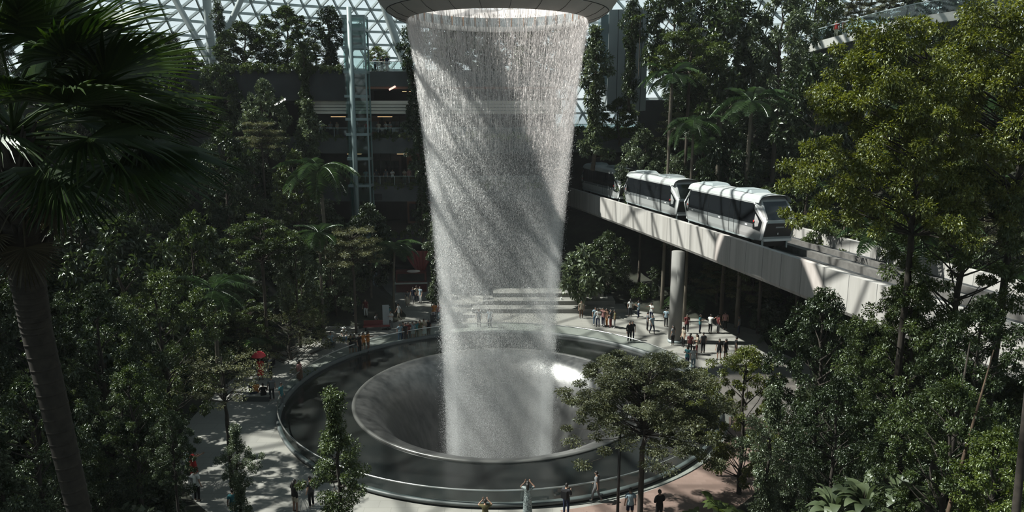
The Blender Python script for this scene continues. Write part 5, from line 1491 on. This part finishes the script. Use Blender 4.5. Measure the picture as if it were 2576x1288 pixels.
# bare leaning trunks at lower right
def bare_trunk(px0, py0, px1, py1, Y, rad, lab, mat=BARK):
    a = atY(px0, py0, Y); b = atY(px1, py1, Y + .5); d = (b - a).normalized()
    zt = terrain(a.x, a.y); base = a - d * ((a.z - zt) / d.z + .2)
    t = empty('bare_tree', base, 0, lab, 'tree')
    m = MB(); n = 8; m.tube([(b - base) * (i / n) for i in range(n + 1)], [rad * (1.1 - .95 * (i / n) ** 2) for i in range(n + 1)], 10); m.build('stem', mat, t, True)
bare_trunk(2385, 1288, 2500, 880, 18, .075, 'brown leaning tree trunk at the lower right', plain('bark_brown', (.075, .048, .030), .85, var=.3, scale=6))
bare_trunk(2368, 1288, 2440, 860, 19, .10, 'dark trunk just left of the brown leaning trunk', BARK_DARK)
bare_trunk(2556, 1288, 2610, 700, 15, .12, 'thick dark trunk at the right edge', BARK_DARK)

# planter strips: every plant its own
def strip(x0, x1, y, z, n, lab, grp, k=.9):
    for i in range(n):
        x = x0 + (x1 - x0) * (i + .5) / n + random.uniform(-.2, .2)
        s = k * random.uniform(.7, 1.15)
        place('trailing_plant', x, y + random.uniform(-.1, .2), z - .25, s * .85, s * 1.1, random.uniform(0, 6.28), lab, grp)
strip(-21.5, 4, 79.75, 16.95, 17, 'light green plant trailing from the edge of the third terrace', 'plants along the third terrace edge', .8)
strip(-17.5, 4, 79.7, 11.65, 15, 'green plant trailing from the edge of the second terrace', 'plants along the second terrace edge', .8)
strip(-14, -7, 79.8, 6.15, 5, 'green plant on the lowest terrace edge above the red drape', 'plants along the lowest terrace edge', .8)
strip(-33, -18, 79.9, 24.15, 12, 'dark green plant on the edge of the roof garden', 'plants along the roof garden edge', .95)
strip(5.5, 16, 91.3, 17.35, 8, 'green plant on top of the tunnel portal', 'plants on the tunnel portal', .9)

# ---- filler planting on the slopes: one object per plant
CLEAR = [(690, 825, 1840, 1288, 63), (1090, 30, 1450, 1150, 47), (1430, 395, 1600, 570, 88), (1560, 415, 1760, 650, 74), (1690, 450, 2010, 720, 62), (2000, 560, 2250, 790, 46),
         (720, 150, 1080, 520, 79), (905, 700, 1140, 860, 70), (640, 850, 820, 1288, 52), (440, 1090, 700, 1288, 43), (1400, 740, 1860, 940, 66), (560, 0, 1010, 150, 120), (1490, 0, 1640, 200, 86), (1450, 330, 1600, 430, 95), (2060, 20, 2420, 110, 76), (960, 560, 1090, 740, 78)]
def clear_ok(x, y, zt, h, w):
    p0 = proj((x, y, zt)); p1 = proj((x, y, zt + h))
    if p0 is None or p1 is None: return None
    hw = w / 2 * F / p1[2]
    if p1[0] + hw < -60 or p1[0] - hw > 2640 or p0[1] < -30 or p1[1] > 1330: return None
    for (a, b, c, d, dep) in CLEAR:
        if p1[2] < dep and p1[0] + hw * .8 > a and p1[0] - hw * .8 < c and p0[1] > b and p1[1] < d: return False
    return True
def scatter(n, protos, rng, ang, gap, lab, grp, hs=(.8, 1.15), seed=1, maxn=60):
    rg = random.Random(seed); done = 0; here = []
    for _ in range(n):
        r = math.sqrt(rg.uniform(rng[0] ** 2, rng[1] ** 2)); a = math.radians(rg.uniform(*ang))
        x, y = CX + r * math.cos(a), CY + r * math.sin(a)
        if (y > 75 and -40 < x < 19) or y < 12 or any((x - q[0]) ** 2 + (y - q[1]) ** 2 < gap * gap for q in here): continue
        # keep off the track
        i = min(range(len(TP)), key=lambda j: (TP[j].x - x) ** 2 + (TP[j].y - y) ** 2)
        o = (Vector((x, y)) - TP[i]).dot(TN[i][1])
        zt = terrain(x, y); pr = rg.choice(protos); parts, H, Wd = PROTO[pr]
        s = rg.uniform(*hs); ok = False
        for f in (1, .8, .6, .45):
            h, w = H * s * f, Wd * s * max(f, .6)
            if -w / 2 < o < 9 + w / 2 and zt + h > 7.8: continue
            ok = clear_ok(x, y, zt, h, w)
            if ok or ok is None: break
        if not ok: continue
        here.append((x, y)); done += 1
        place(pr, x, y, zt - .08, s * max(f, .6), h, rg.uniform(0, 6.28), lab, grp)
        if done >= maxn: break
    return done
nf = 0
nf += scatter(900, ['dense_tree', 'dense_tree_b', 'dense_tree_c', 'pale_tree', 'layered_tree_b', 'narrow_tree'], (22, 58), (122, 205), 3.3, 'dark leafy tree in the close planting that covers the left slope', 'trees covering the left slope', (.65, 1.1), 3, 85)
nf += scatter(900, ['dense_tree', 'dense_tree_b', 'dense_tree_c', 'pale_tree', 'layered_tree', 'feather_palm', 'tree_fern', 'narrow_tree'], (29, 60), (-5, 74), 3.2, 'leafy tree in the close planting that covers the slope behind the track', 'trees covering the slope behind the track', (.65, 1.1), 4, 85)
nf += scatter(500, ['near_dark_tree', 'near_green_tree', 'near_pale_tree'], (22, 44), (205, 238), 3.2, 'dark tree packed among the left foreground trees', 'packed trees in the left foreground', (.6, .95), 5, 20)
nf += scatter(500, ['near_dark_tree', 'near_green_tree', 'near_pale_tree'], (21, 44), (-62, -8), 3.0, 'green tree packed among the right foreground trees', 'packed trees in the right foreground', (.6, .95), 6, 24)
nf += scatter(900, ['shrub', 'shrub_b', 'shrub_c', 'young_palm', 'big_leaf_plant'], (21, 50), (122, 215), 1.9, 'low plant filling the ground between the trees on the left slope', 'low plants on the left slope', (.8, 1.5), 7, 95)
nf += scatter(900, ['shrub', 'shrub_b', 'shrub_c', 'young_palm', 'tree_fern'], (27, 58), (-5, 78), 2.0, 'low plant filling the ground between the trees behind the track', 'low plants behind the track', (.8, 1.5), 8, 95)
nf += scatter(500, ['shrub', 'shrub_b', 'shrub_c', 'big_leaf_plant', 'banana_plant'], (20, 40), (-62, -6), 1.9, 'low plant under the right foreground trees', 'low plants under the right foreground trees', (.8, 1.5), 9, 50)
nf += scatter(500, ['shrub', 'shrub_b', 'shrub_c', 'big_leaf_plant'], (20.5, 42), (205, 240), 1.9, 'low plant under the left foreground trees', 'low plants under the left foreground trees', (.8, 1.5), 10, 50)
print('FILLERS', nf, 'objects', len(bpy.data.objects))

# faint haze of spray in the hall
hm, nt, out = newmat('haze')
vs_ = nt.nodes.new('ShaderNodeVolumeScatter'); vs_.inputs['Density'].default_value = .00017; vs_.inputs['Color'].default_value = (.93, .97, 1, 1)
nt.links.new(vs_.outputs[0], out.inputs['Volume'])
mb = MB(); mb.lathe([(.01, -12), (76, -12), (76, 14), (65, 30.5), (40, 37.5), (.01, 37.5)], 48, (CX, CY, 0))
tag(mb.build('haze', hm), 'thin haze of spray filling the whole glass hall', 'haze', kind='stuff')

# ================================================================ camera, light, sky
cam = bpy.data.cameras.new('camera'); co = bpy.data.objects.new('camera', cam); col.objects.link(co)
cam.sensor_width = 36; cam.sensor_fit = 'HORIZONTAL'; cam.lens = 36 * F / 2576; cam.clip_end = 600; cam.clip_start = .1
co.location = (0, 0, CAMZ); co.rotation_euler = (PI / 2 - PITCH, 0, 0)
scene.camera = co
sun = bpy.data.lights.new('sun', 'SUN'); so = bpy.data.objects.new('sun', sun); col.objects.link(so)
sun.energy = 10.0; sun.angle = math.radians(.9); sun.color = (1, .955, .88)
el, az = math.radians(54), Vector((-.97, .06, 0)).normalized()
tosun = Vector((az.x * math.cos(el), az.y * math.cos(el), math.sin(el)))
so.rotation_euler = tosun.to_track_quat('Z', 'Y').to_euler()
w = bpy.data.worlds.new('sky'); scene.world = w; w.use_nodes = True
nt = w.node_tree; nt.nodes.clear()
out = nt.nodes.new('ShaderNodeOutputWorld'); bg = nt.nodes.new('ShaderNodeBackground')
tc = nt.nodes.new('ShaderNodeTexCoord'); sp = nt.nodes.new('ShaderNodeSeparateXYZ'); nt.links.new(tc.outputs['Generated'], sp.inputs[0])
rp = nt.nodes.new('ShaderNodeValToRGB'); e = rp.color_ramp.elements
e[0].position = 0.0; e[0].color = (.50, .58, .60, 1)
e[1].position = 1.0; e[1].color = (.12, .17, .21, 1)
for pos, c in ((.03, (.95, 1.0, 1.0)), (.16, (.80, .90, .93)), (.34, (.26, .34, .38))):
    n = e.new(pos); n.color = rgb(c)
nt.links.new(sp.outputs['Z'], rp.inputs[0]); nt.links.new(rp.outputs[0], bg.inputs[0]); bg.inputs[1].default_value = 1.0
nt.links.new(bg.outputs[0], out.inputs[0])
scene.view_settings.view_transform = 'Standard'; scene.view_settings.look = 'None'; scene.view_settings.gamma = 1; scene.view_settings.exposure = 0.0
scene.view_settings.use_curve_mapping = False
cy = scene.cycles
cy.max_bounces = 6; cy.diffuse_bounces = 3; cy.volume_bounces = 1; cy.glossy_bounces = 3; cy.transmission_bounces = 2; cy.transparent_max_bounces = 10
cy.sample_clamp_indirect = 3; cy.caustics_reflective = False; cy.caustics_refractive = False
cy.use_denoising = True
try: cy.denoiser = 'OPENIMAGEDENOISE'
except Exception: pass
